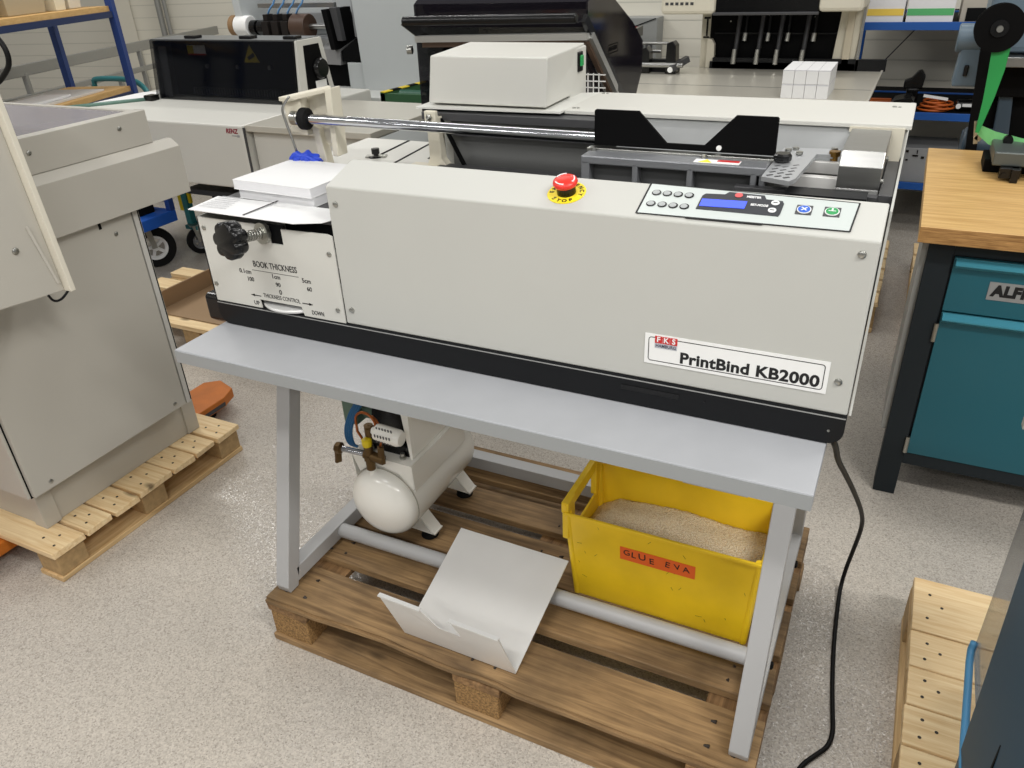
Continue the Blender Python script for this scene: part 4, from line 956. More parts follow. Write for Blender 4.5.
# pallet truck forks
pt = thing('pallet_truck', 'orange pallet truck with its forks under the left pallet', 'pallet truck', (-1.15, 0.4, 0))
for (x0, x1, lab) in ((-1.09, -0.925, 0), (-1.60, -1.44, 0)):
    MB().prism([(x0, -0.55), (x1, -0.55), (x1, 0.80), (x1 - 0.025, 0.87), (x0 + 0.05, 0.90), (x0, 0.86)], 'z', 0.045, 0.085, 0.004).build('fork', forkorange, pt)
    f = MB()
    for y in (0.70, 0.755): f.cyl((x0 + 0.04, y, 0.032), (x1 - 0.04, y, 0.032), 0.0315, 18)
    f.build('fork_rollers', rubber, pt)
    MB().box(x1 - 0.004, x1 + 0.001, 0.62, 0.80, 0.05, 0.066).build('worn_edge', darkgrey, pt)
MB().prism([(-1.62, -0.75), (-0.90, -0.75), (-0.93, -0.52), (-1.60, -0.52)], 'z', 0.05, 0.20, 0.006).build('fork_carriage', forkorange, pt)

# ------------------------------------------------------------------ machine at the right on its pallet
mr = thing('guarded_machine', 'petrol-blue machine with a tinted guard standing on the pallet at the right edge', 'machine', (1.9, 0, 0.146))
MB().hexa([(1.548, -0.33, 0.1455), (2.4, -0.33, 0.1455), (2.4, 0.18, 0.1455), (1.535, 0.18, 0.1455), (1.525, -0.33, 0.83), (2.4, -0.33, 0.83), (2.4, 0.15, 0.83), (1.512, 0.15, 0.83)], None, 0.004).build('cabinet_body', navyteal, mr)
MB().box(1.529, 1.540, -0.02, -0.014, 0.16, 0.80).build('panel_seam', darkin, mr)
screw(mr, (1.537, 0.055, 0.345), (-1, 0, 0), 0.008)
MB().box(1.552, 1.557, -0.1, 0.41, 0.245, 0.70).build('tinted_guard', acrylicC, mr)
MB().tube([(1.550, 0.412, 0.262), (1.547, 0.405, 0.238), (1.544, 0.30, 0.222), (1.537, 0.16, 0.212), (1.539, 0.12, 0.205), (1.56, 0.10, 0.2)], 0.0075, 10, None, 1).build('guard_rod', lightblue, mr)
MB().box(1.488, 1.56, 0.30, 0.318, 0.832, 1.065, 0.002).box(1.50, 1.9, 0.14, 0.318, 0.82, 0.85, 0.002).build('grey_side_plate', mat('pale_side_plate', (170, 168, 160), 0.45), mr)

# ------------------------------------------------------------------ workbench
wb = thing('workbench', 'oak-topped workbench with dark frame and teal drawers at the right', 'workbench', (1.95, 1.65, 0))
BX, BX2, BY, BY2 = 1.31, 2.75, 1.195, 2.09
wt = MB().box(BX, BX2, BY, BY2, 0.828, 0.870, 0.0015).build('worktop', oak, wb)
MB().box(BX, BX2, BY - 0.0014, BY, 0.8285, 0.869).build('front_edge', oakedge, wt)
for (x0, x1) in ((1.341, 1.403), (2.66, 2.735)):
    for (y0, y1, ins) in ((1.25, 1.32, 0), (1.98, 2.05, 0.06)): MB().box(x0 + (ins if x0 < 2 else 0), x1 + (ins if x0 < 2 else 0), y0, y1, 0.0, 0.8275, 0.002).build('leg', anthracite, wb)
MB().box(1.403, 2.66, 1.252, 1.30, 0.785, 0.8275, .001).box(1.403, 2.66, 1.252, 1.30, 0.118, 0.158, .001).box(1.36, 1.40, 1.32, 1.98, 0.785, 0.8275).box(1.36, 1.40, 1.32, 1.98, 0.118, 0.158).build('frame_rails', anthracite, wb)
MB().box(1.326, 1.341, 1.262, 1.50, 0.22, 0.8275).build('side_panel', mat('bench_side_panel', (150, 150, 146), 0.5), wb)
ub = MB().box(1.403, 2.0, 1.262, 1.95, 0.158, 0.784, 0.001).build('drawer_cabinet', anthracite, wb)
dr = MB().box(1.408, 1.99, 1.2485, 1.262, 0.628, 0.779, 0.001).build('drawer', teal, wb)
MB().prism([(1.249, 0.778), (1.226, 0.7675), (1.226, 0.764), (1.249, 0.750)], 'x', 1.412, 1.99).build('grip_lip', tealL, dr)
do = MB().box(1.409, 1.99, 1.2485, 1.262, 0.160, 0.623, 0.001).build('door', teal, wb)
MB().prism([(1.249, 0.622), (1.226, 0.6115), (1.226, 0.608), (1.249, 0.594)], 'x', 1.412, 1.99).build('grip_lip', tealL, do)
for z in (0.162, 0.535): MB().cyl((1.4035, 1.246, z), (1.4035, 1.246, z + 0.055), 0.006, 10).build('hinge', zinc, do)
Mn = frame((1.585, 1.2475, 0.700), (1, 0, 0), (0, 0, 1))
nm = plate(MB(), 0.168, 0.050, 0.001, 0.0008, Mn).build('name_strip', platesilver, dr)
text_mesh(MB(), 'ALFI', 0.040, frame((1.5105, 1.2465, 0.700), (1, 0, 0), (0, 0, 1)), 0.0026, 0.080, 'LEFT', 1.08, 0.06).build('lettering', ink, nm)

# ------------------------------------------------------------------ ribbon machine behind / on the bench
rm = thing('ribbon_machine', 'blue-grey machine with a black reel and green ribbon behind the oak workbench', 'machine', (1.5, 2.35, 0))
MB().box(1.40, 1.62, 2.17, 2.60, 0.1455, 0.20, 0.004).box(1.42, 1.56, 2.25, 2.5, 0.19, 0.86, 0.01).build('pedestal', bluegreyD, rm)
MB().cyl((1.412, 2.21, 0.865), (1.535, 2.21, 0.865), 0.055, 28, None, 0.006).build('base_drum', bluegreyD, rm)
MB().hexa([(1.340, 2.19, 1.055), (1.425, 2.19, 1.055), (1.425, 2.32, 1.055), (1.340, 2.32, 1.055), (1.348, 2.19, 1.20), (1.43, 2.19, 1.20), (1.43, 2.32, 1.20), (1.348, 2.32, 1.20)], None, 0.006).build('column', bluegrey, rm)
MB().cyl((1.328, 2.22, 1.205), (1.43, 2.22, 1.205), 0.045, 28, None, 0.004).build('cylinder_housing', bluegrey, rm)
MB().box(1.40, 1.75, 2.12, 2.4, 1.17, 1.55, 0.02).build('head_casting', bluegrey, rm)
MB().box(1.366, 1.380, 2.178, 2.191, 1.09, 1.125, 0.003).build('latch', plastic, rm)
rl = MB().lathe([(0.020, 0), (0.066, 0.001), (0.066, 0.006), (0.03, 0.0065), (0.03, 0.036), (0.066, 0.0365), (0.066, 0.042), (0.02, 0.043)], (1.423, 1.888, 1.266), (0.0, 1, 0), 48).build('reel', matblack, rm)
MB().lathe([(0.024, -0.006), (0.024, 0), (0, 0)], (1.423, 1.888, 1.266), (0, 1, 0), 20).build('reel_hub', plastic, rl)
MB().cyl((1.423, 1.868, 1.266), (1.423, 2.13, 1.266), 0.009, 16).build('reel_axle', zinc, rm)
MB().hexa([(1.428, 2.12, 0.80), (1.462, 2.12, 0.80), (1.462, 2.14, 0.80), (1.428, 2.14, 0.80), (1.392, 2.12, 1.26), (1.426, 2.12, 1.26), (1.426, 2.14, 1.26), (1.392, 2.14, 1.26)], None, 0.001).build('reel_post', matblack, rm)
rb = MB()
tp_ = [(1.416, 1.225), (1.422, 1.14), (1.426, 1.06), (1.426, 0.965)]; tq_ = [(1.465, 1.225), (1.464, 1.15), (1.455, 1.07), (1.437, 0.965)]
for i in range(3):
    rb.hexa([(tp_[i + 1][0], 1.905, tp_[i + 1][1]), (tq_[i + 1][0], 1.905, tq_[i + 1][1]), (tq_[i + 1][0], 1.907, tq_[i + 1][1]), (tp_[i + 1][0], 1.907, tp_[i + 1][1]), (tp_[i][0], 1.905, tp_[i][1]), (tq_[i][0], 1.905, tq_[i][1]), (tq_[i][0], 1.907, tq_[i][1]), (tp_[i][0], 1.907, tp_[i][1])])
rb.build('ribbon', greenrib, rm)
MB().sheet([(1.432, 1.935, 0.985), (1.48, 1.90, 0.972), (1.56, 1.87, 0.960), (1.56, 1.86, 0.915), (1.47, 1.90, 0.932), (1.430, 1.935, 0.958)], 0.001).build('ribbon_film', greenfilm, rm)
MB().bar((1.424, 1.935, 0.995), (1.436, 1.935, 0.925), 0.008, 0.012).bar((1.434, 1.935, 0.95), (1.45, 1.935, 0.94), 0.008, 0.02).build('guide_pin', zinc, rm)
MB().box(1.478, 1.78, 1.72, 1.92, 0.910, 0.950, 0.004).build('anvil_block', mat('dark_cast_iron', (96, 102, 100), 0.4, 0.5), rm)
MB().box(1.463, 1.60, 1.80, 1.93, 0.8705, 0.910, 0.004).build('anvil_base', matblack, rm)
MB().box(1.500, 1.555, 1.70, 1.735, 0.878, 0.91, 0.003).box(1.53, 1.55, 1.685, 1.72, 0.8705, 0.91, 0.002).lathe([(0.008, 0), (0.008, 0.004), (0, 0.004)], (1.512, 1.70, 0.888), (0, -1, 0), 12).build('clamp', plastic, rm)
MB().lathe([(0.014, 0), (0.014, 0.02), (0, 0.02)], (1.515, 1.86, 0.958), (0, -1, 0), 16).build('film_roller', plastic, rm)
MB().box(1.46, 1.75, 2.22, 2.30, 0.80, 1.16, 0.01).build('rear_casting', matblack, rm)
MB().hexa([(1.50, 2.19, 0.88), (1.55, 2.19, 0.88), (1.55, 2.22, 0.88), (1.50, 2.22, 0.88), (1.49, 2.19, 1.03), (1.53, 2.19, 1.03), (1.53, 2.22, 1.03), (1.49, 2.22, 1.03)], None, 0.004).build('side_casting', bluegreyD, rm)
MB().box(1.45, 1.76, 2.07, 2.19, 1.135, 1.165, .002).build('steel_bar', steel, rm)
MB().box(1.46, 1.76, 2.17, 2.21, 1.03, 1.13, .002).build('black_housing', matblack, rm)

# ------------------------------------------------------------------ blue rack at the right
rr = thing('storage_rack', 'blue storage rack with shade-darkened shelves behind the oak workbench', 'rack', (2.0, 4.2, 0))
for z in (1.093, 0.652, 0.277):
    MB().box(0.90, 3.1, 3.865, 4.72, z - 0.002, z + 0.004).build('shelf_board', darkin, rr)  # boards coloured near-black and run to the wall to deepen the rack's shade
    for y in (3.85, 4.5): MB().box(0.90, 3.1, y, y + 0.015, z - 0.026, z + 0.012, .001).build('shelf_beam', bluerackR, rr)
for x in (0.86, 3.1):
    for y in (3.855, 4.47): MB().box(x, x + 0.04, y, y + 0.04, 0, 1.9, 0.002).build('upright', bluerackR, rr)
MB().bar((1.0, 4.49, 0.80), (1.22, 4.49, 1.08), 0.02, 0.006).build('brace', darkgrey, rr)
def pack(x0, x1, y0, y1, z, h, cols, label):
    t = thing('catalogue_pack', label, 'catalogue pack', ((x0 + x1) / 2, (y0 + y1) / 2, z))
    MB().box(x0, x1, y0, y1, z, z + h, 0.002).build('pages', paperedge, t)
    MB().box(x0 + .002, x1 - .002, y0 - 0.0016, y0, z + h * 0.32, z + h * 0.60).build('colour_band', cols, t)
    MB().box(x0, x1, y0, y1, z + h, z + h + 0.002).build('cover', paper, t)
pack(0.91, 1.105, 3.872, 4.20, 1.0975, 0.115, mat('yellow_band', (232, 200, 84), 0.6), 'white pack of catalogues with a yellow band on the blue rack')
pack(1.118, 1.335, 3.872, 4.18, 1.0975, 0.115, mat('green_band', (86, 176, 110), 0.6), 'white pack of catalogues with a green band on the blue rack')
bxx = thing('cardboard_carton', 'grey box with a dark opening on the top shelf beside the green-banded pack', 'box', (1.48, 4.1, 1.0975))
MB().box(1.365, 1.60, 3.905, 4.28, 1.0975, 1.242, 0.004).build('carton', mat('grey_carton', (178, 172, 160), 0.7), bxx)
MB().box(1.39, 1.59, 3.900, 3.9055, 1.105, 1.165).build('opening', darkin, bxx)
# middle-shelf clutter
SZ = 0.6565
oc = MB()
for k in range(5): oc.tube([(1.335 + 0.078 * math.cos(t) * (1 - .08 * k) + .03 * (k % 2), 3.99 + 0.075 * math.sin(t), SZ + 0.0065 + 0.010 * k) for t in [2 * PI * i / 20 for i in range(20)]], 0.006, 6, None, 0, True)
oc.solo('cable_coil', orangecable, 'orange extension cable coiled on the middle shelf of the blue rack', 'cable')
oc = MB()
for k in range(3): oc.box(0.985, 1.115, 4.06 + k * .05, 4.085 + k * .05, SZ, SZ + 0.012 + k * .004, 0.003)
oc.box(0.985, 1.0, 4.06, 4.185, SZ, SZ + 0.01)
oc.solo('cable_bundle', orangecable, 'straight orange cable bundle at the left of the middle shelf', 'cable')
cs_ = thing('black_case', 'black hinged tool case on the middle shelf of the blue rack', 'case', (1.17, 3.95, SZ))
MB().prism([(1.105, SZ), (1.235, SZ), (1.235, SZ + .05), (1.215, SZ + .075), (1.135, SZ + .055)], 'y', 3.90, 4.06, 0.003).build('case_body', plastic, cs_)
MB().box(1.222, 1.240, 3.892, 3.90, SZ + .005, SZ + .05, 0.002).build('clasp', platesilver, cs_)
dh = MB(); dh.prism([(1.165, 0.745), (1.262, 0.745), (1.268, 0.81), (1.245, 0.842), (1.225, 0.835), (1.20, 0.80), (1.165, 0.785)], 'y', 4.09, 4.15, 0.006).box(1.185, 1.245, 4.08, 4.16, SZ, 0.75, .01)
dh.solo('cordless_drill', plastic, 'black cordless drill standing behind the black case on the rack', 'drill')
MB().bar((1.275, 3.935, 0.737), (1.395, 3.935, 0.722), 0.02, 0.012).solo('white_tube_tool', labelwhite, 'white tube lying on the orange cable coil', 'tube')
fl_ = thing('torch', 'black torch with a white lens on the middle shelf beside the cable coil', 'torch', (1.50, 3.96, SZ))
MB().cyl((1.44, 3.97, SZ + .03), (1.60, 4.0, SZ + .03), 0.029, 20, None, 0.004).build('torch_body', plastic, fl_)
MB().box(1.47, 1.53, 3.945, 3.955, SZ + .028, SZ + .042).build('torch_label', labelwhite, fl_)
MB().lathe([(0.013, 0), (0.013, 0.003), (0, 0.003)], (1.452, 3.945, SZ + .03), (0, -1, 0), 16).build('torch_lens', labelwhite, fl_)
tb = thing('toolbox', 'grey metal toolbox on the lowest shelf of the blue rack', 'toolbox', (1.4, 4.0, 0.282))
MB().box(1.18, 1.50, 3.89, 4.2, 0.282, 0.47, 0.003).build('toolbox_body', mat('toolbox_grey', (150, 152, 154), 0.5), tb)
dk = MB()
for (x, z, w, h) in ((1.245, 0.445, .014, .012), (1.325, 0.415, .016, .012), (1.25, 0.40, .012, .008), (1.30, 0.44, .005, .02), (1.28, .425, .03, .008)): dk.box(x, x + w, 3.886, 3.89, z, z + h)
dk.build('dark_fittings', plastic, tb)

# ------------------------------------------------------------------ creasing machine with its feed table at the back
ct = thing('creasing_machine', 'black-faced machine with cream covers and a wide steel feed table at the back', 'machine', (0.4, 3.4, 0))
MB().box(-0.52, 1.062, 2.50, 3.62, 0.884, 0.8995, 0.002).build('feed_table', stain, ct)
MB().box(-0.52, 1.056, 3.0345, 3.0425, 0.8980, 0.89965).build('table_seam', darkgrey, ct)
MB().hexa([(1.048, 2.50, 0.89), (1.062, 2.50, 0.89), (1.064, 3.55, 0.89), (1.05, 3.55, 0.89), (1.056, 2.50, 0.914), (1.066, 2.50, 0.914), (1.068, 3.55, 0.914), (1.058, 3.55, 0.914)]).build('table_lip', stain, ct)
MB().box(0.20, 1.075, 3.60, 3.62, 0.8995, 0.955).build('black_backstop', black, ct)
MB().box(0.16, 0.84, 3.66, 3.82, 0.60, 1.32, 0.004).build('black_body', matblack, ct)
MB().box(-0.5, 1.0, 2.5, 3.25, 0.1455, 0.884, 0.004).build('table_base', mat('feed_base_grey', (150, 150, 146), 0.5), ct)
rod_m = mat('grey_rod', (70, 70, 72), 0.4, 0.6); tipm = mat('steel_tip', (190, 188, 180), 0.3, 0.8)
for x in (0.315, 0.435, 0.535, 0.665):
    o = MB().cyl((x, 3.615, 0.96), (x + 0.010, 3.64, 1.20), 0.0125, 12).build('press_rod', rod_m, ct)
    MB().cyl((x - 0.002, 3.595, 0.925), (x, 3.600, 0.998), 0.014, 14, 0.011).build('rod_tip', tipm, o)
    MB().cyl((x + 0.040, 3.635, 1.035), (x + 0.042, 3.64, 1.075), 0.0125, 14).build('sleeve', tipm, o)
    MB().cyl((x + 0.042, 3.64, 1.075), (x + 0.044, 3.645, 1.18), 0.008, 10).build('thin_rod', black, o)
kc = MB()
for (x, z) in ((0.27, 1.17), (0.27, 1.13), (0.36, 1.16), (0.47, 1.16), (0.58, 1.15), (0.70, 1.15), (0.35, 0.94), (0.47, 0.94), (0.59, 0.94), (0.71, 0.94)): kc.lathe([(0.004, 0), (0.004, 0.004), (0, 0.005)], (x, 3.66, z), (0, -1, 0), 10)
kc.build('small_screws', zinc, ct)
MB().box(0.185, 0.93, 3.60, 3.66, 0.90, 0.935, .002).box(0.19, 0.90, 3.645, 3.662, 1.068, 1.074).build('front_rail', black, ct)
MB().prism([(0.808, 0.89), (0.915, 0.89), (0.945, 1.30), (0.835, 1.30)], 'y', 3.62, 3.80, 0.004).build('cream_column', cream, ct)
MB().box(0.930, 0.942, 3.60, 3.62, 0.90, 1.28).build('column_edge_pipe', steel, ct)
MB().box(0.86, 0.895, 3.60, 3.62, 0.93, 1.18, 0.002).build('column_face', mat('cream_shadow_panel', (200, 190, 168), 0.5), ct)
MB().prism([(0.16, 0.90), (0.205, 0.90), (0.20, 1.02), (0.185, 1.045), (0.16, 1.05)], 'y', 3.615, 3.65, 0.002).box(0.115, 0.165, 3.66, 3.82, 0.86, 1.22, .002).build('left_cover', cream, ct)
MB().box(0.148, 0.156, 3.625, 3.635, 1.06, 1.15).box(0.135, 0.165, 3.62, 3.64, 1.145, 1.155).box(0.135, 0.165, 3.62, 3.64, 1.05, 1.058).build('black_handle', plastic, ct)
MB().box(-0.035, 0.245, 3.36, 3.70, 1.188, 1.38, 0.018).build('cream_head_cover', cream, ct)
MB().box(0.245, 0.74, 3.38, 3.70, 1.192, 1.38, 0.004).build('head_body', plastic, ct)
MB().box(0.235, 0.745, 3.36, 3.385, 1.183, 1.196, 0.003).build('head_rail', darkgrey, ct)
MB().box(0.742, 0.945, 3.36, 3.66, 1.195, 1.38, 0.018).build('cream_right_cover', cream, ct)
vt = MB()
for k in range(6): vt.box(-0.01 + k * 0.026, 0.006 + k * 0.026, 3.3585, 3.361, 1.232, 1.245)
vt.build('vent_slots', darkgrey, ct)
# feed mechanism left of it
MB().cyl((-0.50, 3.34, 0.945), (0.10, 3.36, 0.945), 0.013, 14).build('feed_shaft', steel, ct)
MB().cyl((-0.36, 3.50, 0.995), (-0.06, 3.50, 0.995), 0.010, 14).build('upper_shaft', steel, ct)
MB().cyl((-0.50, 3.40, 1.045), (0.0, 3.42, 1.045), 0.008, 12).build('top_shaft', steel, ct)
for (x, w, z1) in ((-0.37, 0.05, 1.06), (-0.14, 0.055, 1.03), (0.0, 0.06, 1.06)):
    MB().prism([(x, 0.9), (x + w, 0.9), (x + w * .9, z1 - .02), (x + w * .6, z1), (x + .005, z1 - .01)], 'y', 3.37, 3.44, 0.003).build('feed_bracket', plastic, ct)
MB().box(-0.52, 0.06, 3.42, 3.46, 0.9, 0.965, .003).build('black_bed', black, ct)
MB().hexa([(-0.36, 3.5, 1.065), (-0.20, 3.5, 1.065), (-0.20, 3.6, 1.065), (-0.36, 3.6, 1.065), (-0.36, 3.5, 1.075), (-0.20, 3.5, 1.11), (-0.20, 3.6, 1.115), (-0.36, 3.6, 1.08)]).build('black_hood', plastic, ct)
MB().cyl((0.04, 3.33, 0.925), (0.04, 3.36, 0.925), 0.014, 18).cyl((-0.44, 3.33, 0.96), (-0.44, 3.37, 0.96), 0.026, 18).build('white_roller', labelwhite, ct)
MB().bar((0.045, 3.34, 0.93), (0.11, 3.42, 0.97), 0.03, 0.03).build('roller_arm', darkgrey, ct)
MB().cyl((-0.29, 3.47, 0.995), (-0.26, 3.47, 0.995), 0.028, 18).build('brass_collar', tipm, ct)
# strapped stack of note pads on the feed table
lab = 'small white paper pad in the strapped block on the steel feed table'
proto = None
px0, py0 = 0.698, 2.768
for k in range(2):
    for j in range(3):
        for i in range(4):
            w, d, h = 0.0475, 0.088, 0.058 
            loc = (px0 + 0.001 + (i + .5) * 0.049, py0 + (j + .5) * 0.0895, 0.8997 + k * (h + 0.0012))
            if proto is None:
                proto = thing('paper_pad', lab, 'paper pad', loc, 0, 'white note pads in the block on the feed table')
                MB().box(loc[0] - w / 2, loc[0] + w / 2, loc[1] - d / 2, loc[1] + d / 2, loc[2], loc[2] + h, 0.001).build('sheets', paper, proto)
                m_ = MB(); m_.box(loc[0] - w / 2 - .0003, loc[0] + w / 2 + .0003, loc[1] - d / 2 - .0003, loc[1] + d / 2 + .0003, loc[2] + h - .004, loc[2] + h - .001)
                m_.build('glued_edge', mat('pad_edge_grey', (200, 200, 206), 0.7), proto)
            else:
                c = copy_tree(proto); c.location = loc
# grey wall box
gb = thing('wall_cabinet', 'grey metal cabinet standing against the back wall beside the tinted hood', 'cabinet', (-0.6, 4.67, 0))
MB().box(-0.95, -0.415, 4.6, 4.745, 0.0, 1.07, 0.005).build('cabinet_body', mat('mid_grey_cabinet', (150, 152, 150), 0.5), gb)
MB().bar((-0.62, 4.595, 1.0), (-0.425, 4.595, 1.065), 0.004, 0.006).build('door_gap', darkin, gb)
sg = plate(MB(), 0.05, 0.10, 0.02, 0.002, frame((-0.56, 4.595, 0.965), (1, 0, 0), (0, 0, 1))).build('sign', labelwhite, gb, label='white oval warning sign with a red edge')
outline(MB(), 0.05, 0.10, 0.02, 0.010, frame((-0.56, 4.5925, 0.965), (1, 0, 0), (0, 0, 1)), 0.001).build('sign_edge', red, sg)
gs = MB()
for k in range(3): gs.box(-0.52 + k * .03, -0.505 + k * .03, 4.592, 4.6, 0.80, 0.90)
gs.build('cabinet_slots', darkgrey, gb)

# ------------------------------------------------------------------ shrink wrapper with smoked hood
sw_ = thing('shrink_wrapper', 'shrink wrapping machine with a smoked acrylic hood and black sealing frame', 'wrapping machine', (-0.1, 1.9, 0))
MB().box(-0.55, 0.36, 1.45, 2.30, 0.0, 0.93, 0.006).build('machine_base', mat('wrapper_base', (120, 124, 122), 0.5), sw_)
hd = MB()
cap = [(1.50, 0.99), (1.50, 1.20), (1.57, 1.372), (1.66, 1.42), (1.80, 1.39), (1.834, 1.36), (2.03, 1.274), (2.157, 1.198), (2.16, 1.09), (2.08, 0.99)]
HX0, HX1 = -0.395, 0.25
for x in (HX0, HX1): hd.prism([(1.56, 0.99)] + cap[2:], 'x', x - 0.003, x + 0.003)
sk = [(1.57, 1.372), (1.66, 1.42), (1.80, 1.39), (1.834, 1.36), (2.03, 1.274), (2.157, 1.198), (2.16, 1.09), (2.08, 0.99)]
for (a, b_) in zip(sk, sk[1:]): hd.sheet([(HX0 + .003, *a), (HX1 - .003, *a), (HX1 - .003, *b_), (HX0 + .003, *b_)], 0.005)
hd.sheet([(HX0 + .003, 1.57, 1.372), (HX1 - .003, 1.57, 1.372), (HX1 - .003, 1.585, 1.30), (HX0 + .003, 1.585, 1.30)], 0.005)
hood = hd.build('smoked_hood', acrylic, sw_)
Mh = frame((0.2542, 1.815, 1.210), (0, 1, 0), (0, 0, 1))
ml_ = outline(MB(), 0.100, 0.030, 0.003, 0.0026, Mh); text_mesh(ml_, 'MAGMA', 0.020, Mh, 0.0004, 0.078); ml_.build('maker_lettering', matblack, hood)
MB().cyl((-0.402, 1.50, 1.326), (0.243, 1.50, 1.333), 0.0155, 20, None, 0.004).build('handle_bar', plastic, sw_)
MB().bar((0.268, 1.50, 1.333), (0.300, 1.86, 1.00), 0.014, 0.028).build('frame_arm', plastic, sw_)
MB().bar((-0.400, 1.50, 1.326), (-0.30, 1.62, 1.20), 0.014, 0.030).bar((-0.31, 1.60, 1.23), (-0.25, 1.85, 1.02), 0.014, 0.03).build('frame_arm', plastic, sw_)
MB().bar((0.275, 1.535, 1.280), (0.292, 1.86, 0.985), 0.022, 0.022).bar((-0.365, 1.52, 1.268), (0.275, 1.52, 1.279), 0.03, 0.020).build('seal_frame', mat('frame_alu', (190, 190, 186), 0.35, 0.7), sw_)
MB().bar((-0.355, 1.545, 1.248), (0.255, 1.545, 1.26), 0.02, 0.018).bar((0.262, 1.535, 1.262), (0.276, 1.86, 0.97), 0.016, 0.014).build('seal_strip', mat('brown_seal', (104, 84, 70), 0.5), sw_)
MB().lathe([(0.014, 0), (0.014, 0.018), (0, 0.02)], (-0.375, 1.50, 1.235), (-1, -0.3, 0), 18).build('hinge_knob', zinc, sw_)
gm = MB()
for k in range(7): gm.bar((0.24 + k * 0.018, 1.42, 1.10), (0.24 + k * 0.018, 1.42, 1.185), 0.003, 0.003, None, 0, (1, 0, 0))
for z in (1.105, 1.124, 1.143, 1.162, 1.181): gm.bar((0.235, 1.42, z), (0.37, 1.42, z), 0.003, 0.003)
for x in (0.24, 0.348): gm.bar((x, 1.42, 0.92), (x, 1.42, 1.11), 0.005, 0.005, None, 0, (1, 0, 0)).bar((x, 1.42, 0.922), (x, 1.452, 0.922), 0.005, 0.005)
gm.build('wire_grid', wirewhite, sw_)
ld = MB()
for k in range(4): ld.box(-0.33, -0.27, 1.70, 1.712, 1.03 + k * .035, 1.045 + k * .035)
ld.build('side_vents', steel, sw_)

# ------------------------------------------------------------------ green conveyor
cv = thing('belt_conveyor', 'dark green conveyor with a yellow and black striped edge', 'conveyor', (-0.8, 2.9, 0))
MB().prism([(-1.46, 0.795), (-0.62, 0.795), (-0.62, 0.845), (-1.46, 0.845)], 'y', 2.80, 2.83).hexa([(-1.46, 2.80, 0.795), (-1.43, 2.80, 0.795), (-1.10, 3.7, 0.845), (-1.13, 3.7, 0.845), (-1.46, 2.80, 0.85), (-1.43, 2.80, 0.85), (-1.10, 3.7, 0.90), (-1.13, 3.7, 0.90)]).box(-1.44, -1.38, 2.82, 2.88, 0, 0.80).box(-0.68, -0.62, 2.82, 2.88, 0, 0.8).box(-0.68, -0.62, 3.6, 3.66, 0, 0.8).box(-1.17, -1.11, 3.6, 3.66, 0, 0.84).build('conveyor_frame', convgreen, cv)
MB().hexa([(-1.40, 2.83, 0.80), (-0.64, 2.83, 0.80), (-0.64, 3.7, 0.84), (-1.10, 3.7, 0.84), (-1.40, 2.83, 0.825), (-0.64, 2.83, 0.825), (-0.64, 3.7, 0.865), (-1.10, 3.7, 0.865)]).cyl((-1.36, 2.86, 0.83), (-0.64, 2.86, 0.83), 0.03, 18).build('belt', beltgreen, cv)
ys_ = MB(); bs_ = MB()
for k in range(16):
    a = Vector((-1.445, 2.80, 0.852)).lerp(Vector((-1.115, 3.7, 0.902)), k / 16); b_ = Vector((-1.445, 2.80, 0.852)).lerp(Vector((-1.115, 3.7, 0.902)), (k + 1) / 16)
    (ys_ if k % 2 == 0 else bs_).bar(a, b_, 0.04, 0.004)
ys_.build('yellow_stripes', yellowplastic, cv); bs_.build('black_stripes', matblack, cv)

# ------------------------------------------------------------------ tall grey machine with open mechanism
tw = thing('mailing_machine', 'tall light grey machine with an open mechanism behind the black-hooded folder', 'machine', (-2.1, 3.3, 0))
twg = mat('tower_grey', (184, 188, 188), 0.45)
MB().hexa([(-1.86, 3.25, 0.0), (-1.40, 3.25, 0.0), (-1.40, 3.9, 0.0), (-1.86, 3.9, 0.0), (-1.93, 3.25, 1.75), (-1.40, 3.25, 1.75), (-1.40, 3.9, 1.75), (-1.93, 3.9, 1.75)], None, 0.006).build('tower_body', twg, tw)
MB().box(-3.05, -1.72, 3.62, 3.7, 0.55, 1.75, 0.004).build('back_plate', twg, tw)
MB().box(-3.05, -1.30, 3.02, 3.7, 0.0, 0.78, 0.004).build('lower_cabinet', mat('tower_base_grey', (198, 200, 196), 0.45), tw)
MB().box(-2.80, -2.03, 3.35, 3.60, 0.78, 0.94, 0.004).build('dark_interior', darkin, tw)
MB().hexa([(-2.86, 3.28, 0.78), (-2.80, 3.28, 0.78), (-2.80, 3.62, 0.78), (-2.86, 3.62, 0.78), (-2.91, 3.28, 1.7), (-2.85, 3.28, 1.7), (-2.85, 3.62, 1.7), (-2.91, 3.62, 1.7)], None, .003).build('left_upright', twg, tw)
MB().box(-2.75, -2.13, 3.36, 3.39, 1.245, 1.272, .002).build('steel_rail', steel, tw)
MB().box(-2.80, -2.10, 3.40, 3.62, 1.02, 1.06, .002).box(-2.80, -2.10, 3.58, 3.60, 1.10, 1.20, .002).build('shelf_plate', platesilver, tw)
MB().cyl((-2.80, 3.3, 1.14), (-2.10, 3.3, 1.14), 0.016, 14).build('drive_shaft', steel, tw)
bbs = mat('brown_black_steel', (34, 30, 28), 0.45, spec=0.2)
for x in (-2.64, -2.56, -2.48): MB().box(x, x + 0.055, 3.24, 3.36, 1.06, 1.175, .004).box(x + .008, x + .045, 3.26, 3.32, 1.175, 1.215, .003).build('gripper', bbs, tw)
MB().cyl((-2.41, 3.3, 1.14), (-2.29, 3.3, 1.14), 0.075, 24, None, .004).build('brown_roller', mat('brown_roller', (74, 54, 42), 0.45), tw)
MB().cyl((-2.885, 3.3, 1.145), (-2.775, 3.3, 1.145), 0.062, 28, None, .004).build('white_roll', labelwhite, tw)
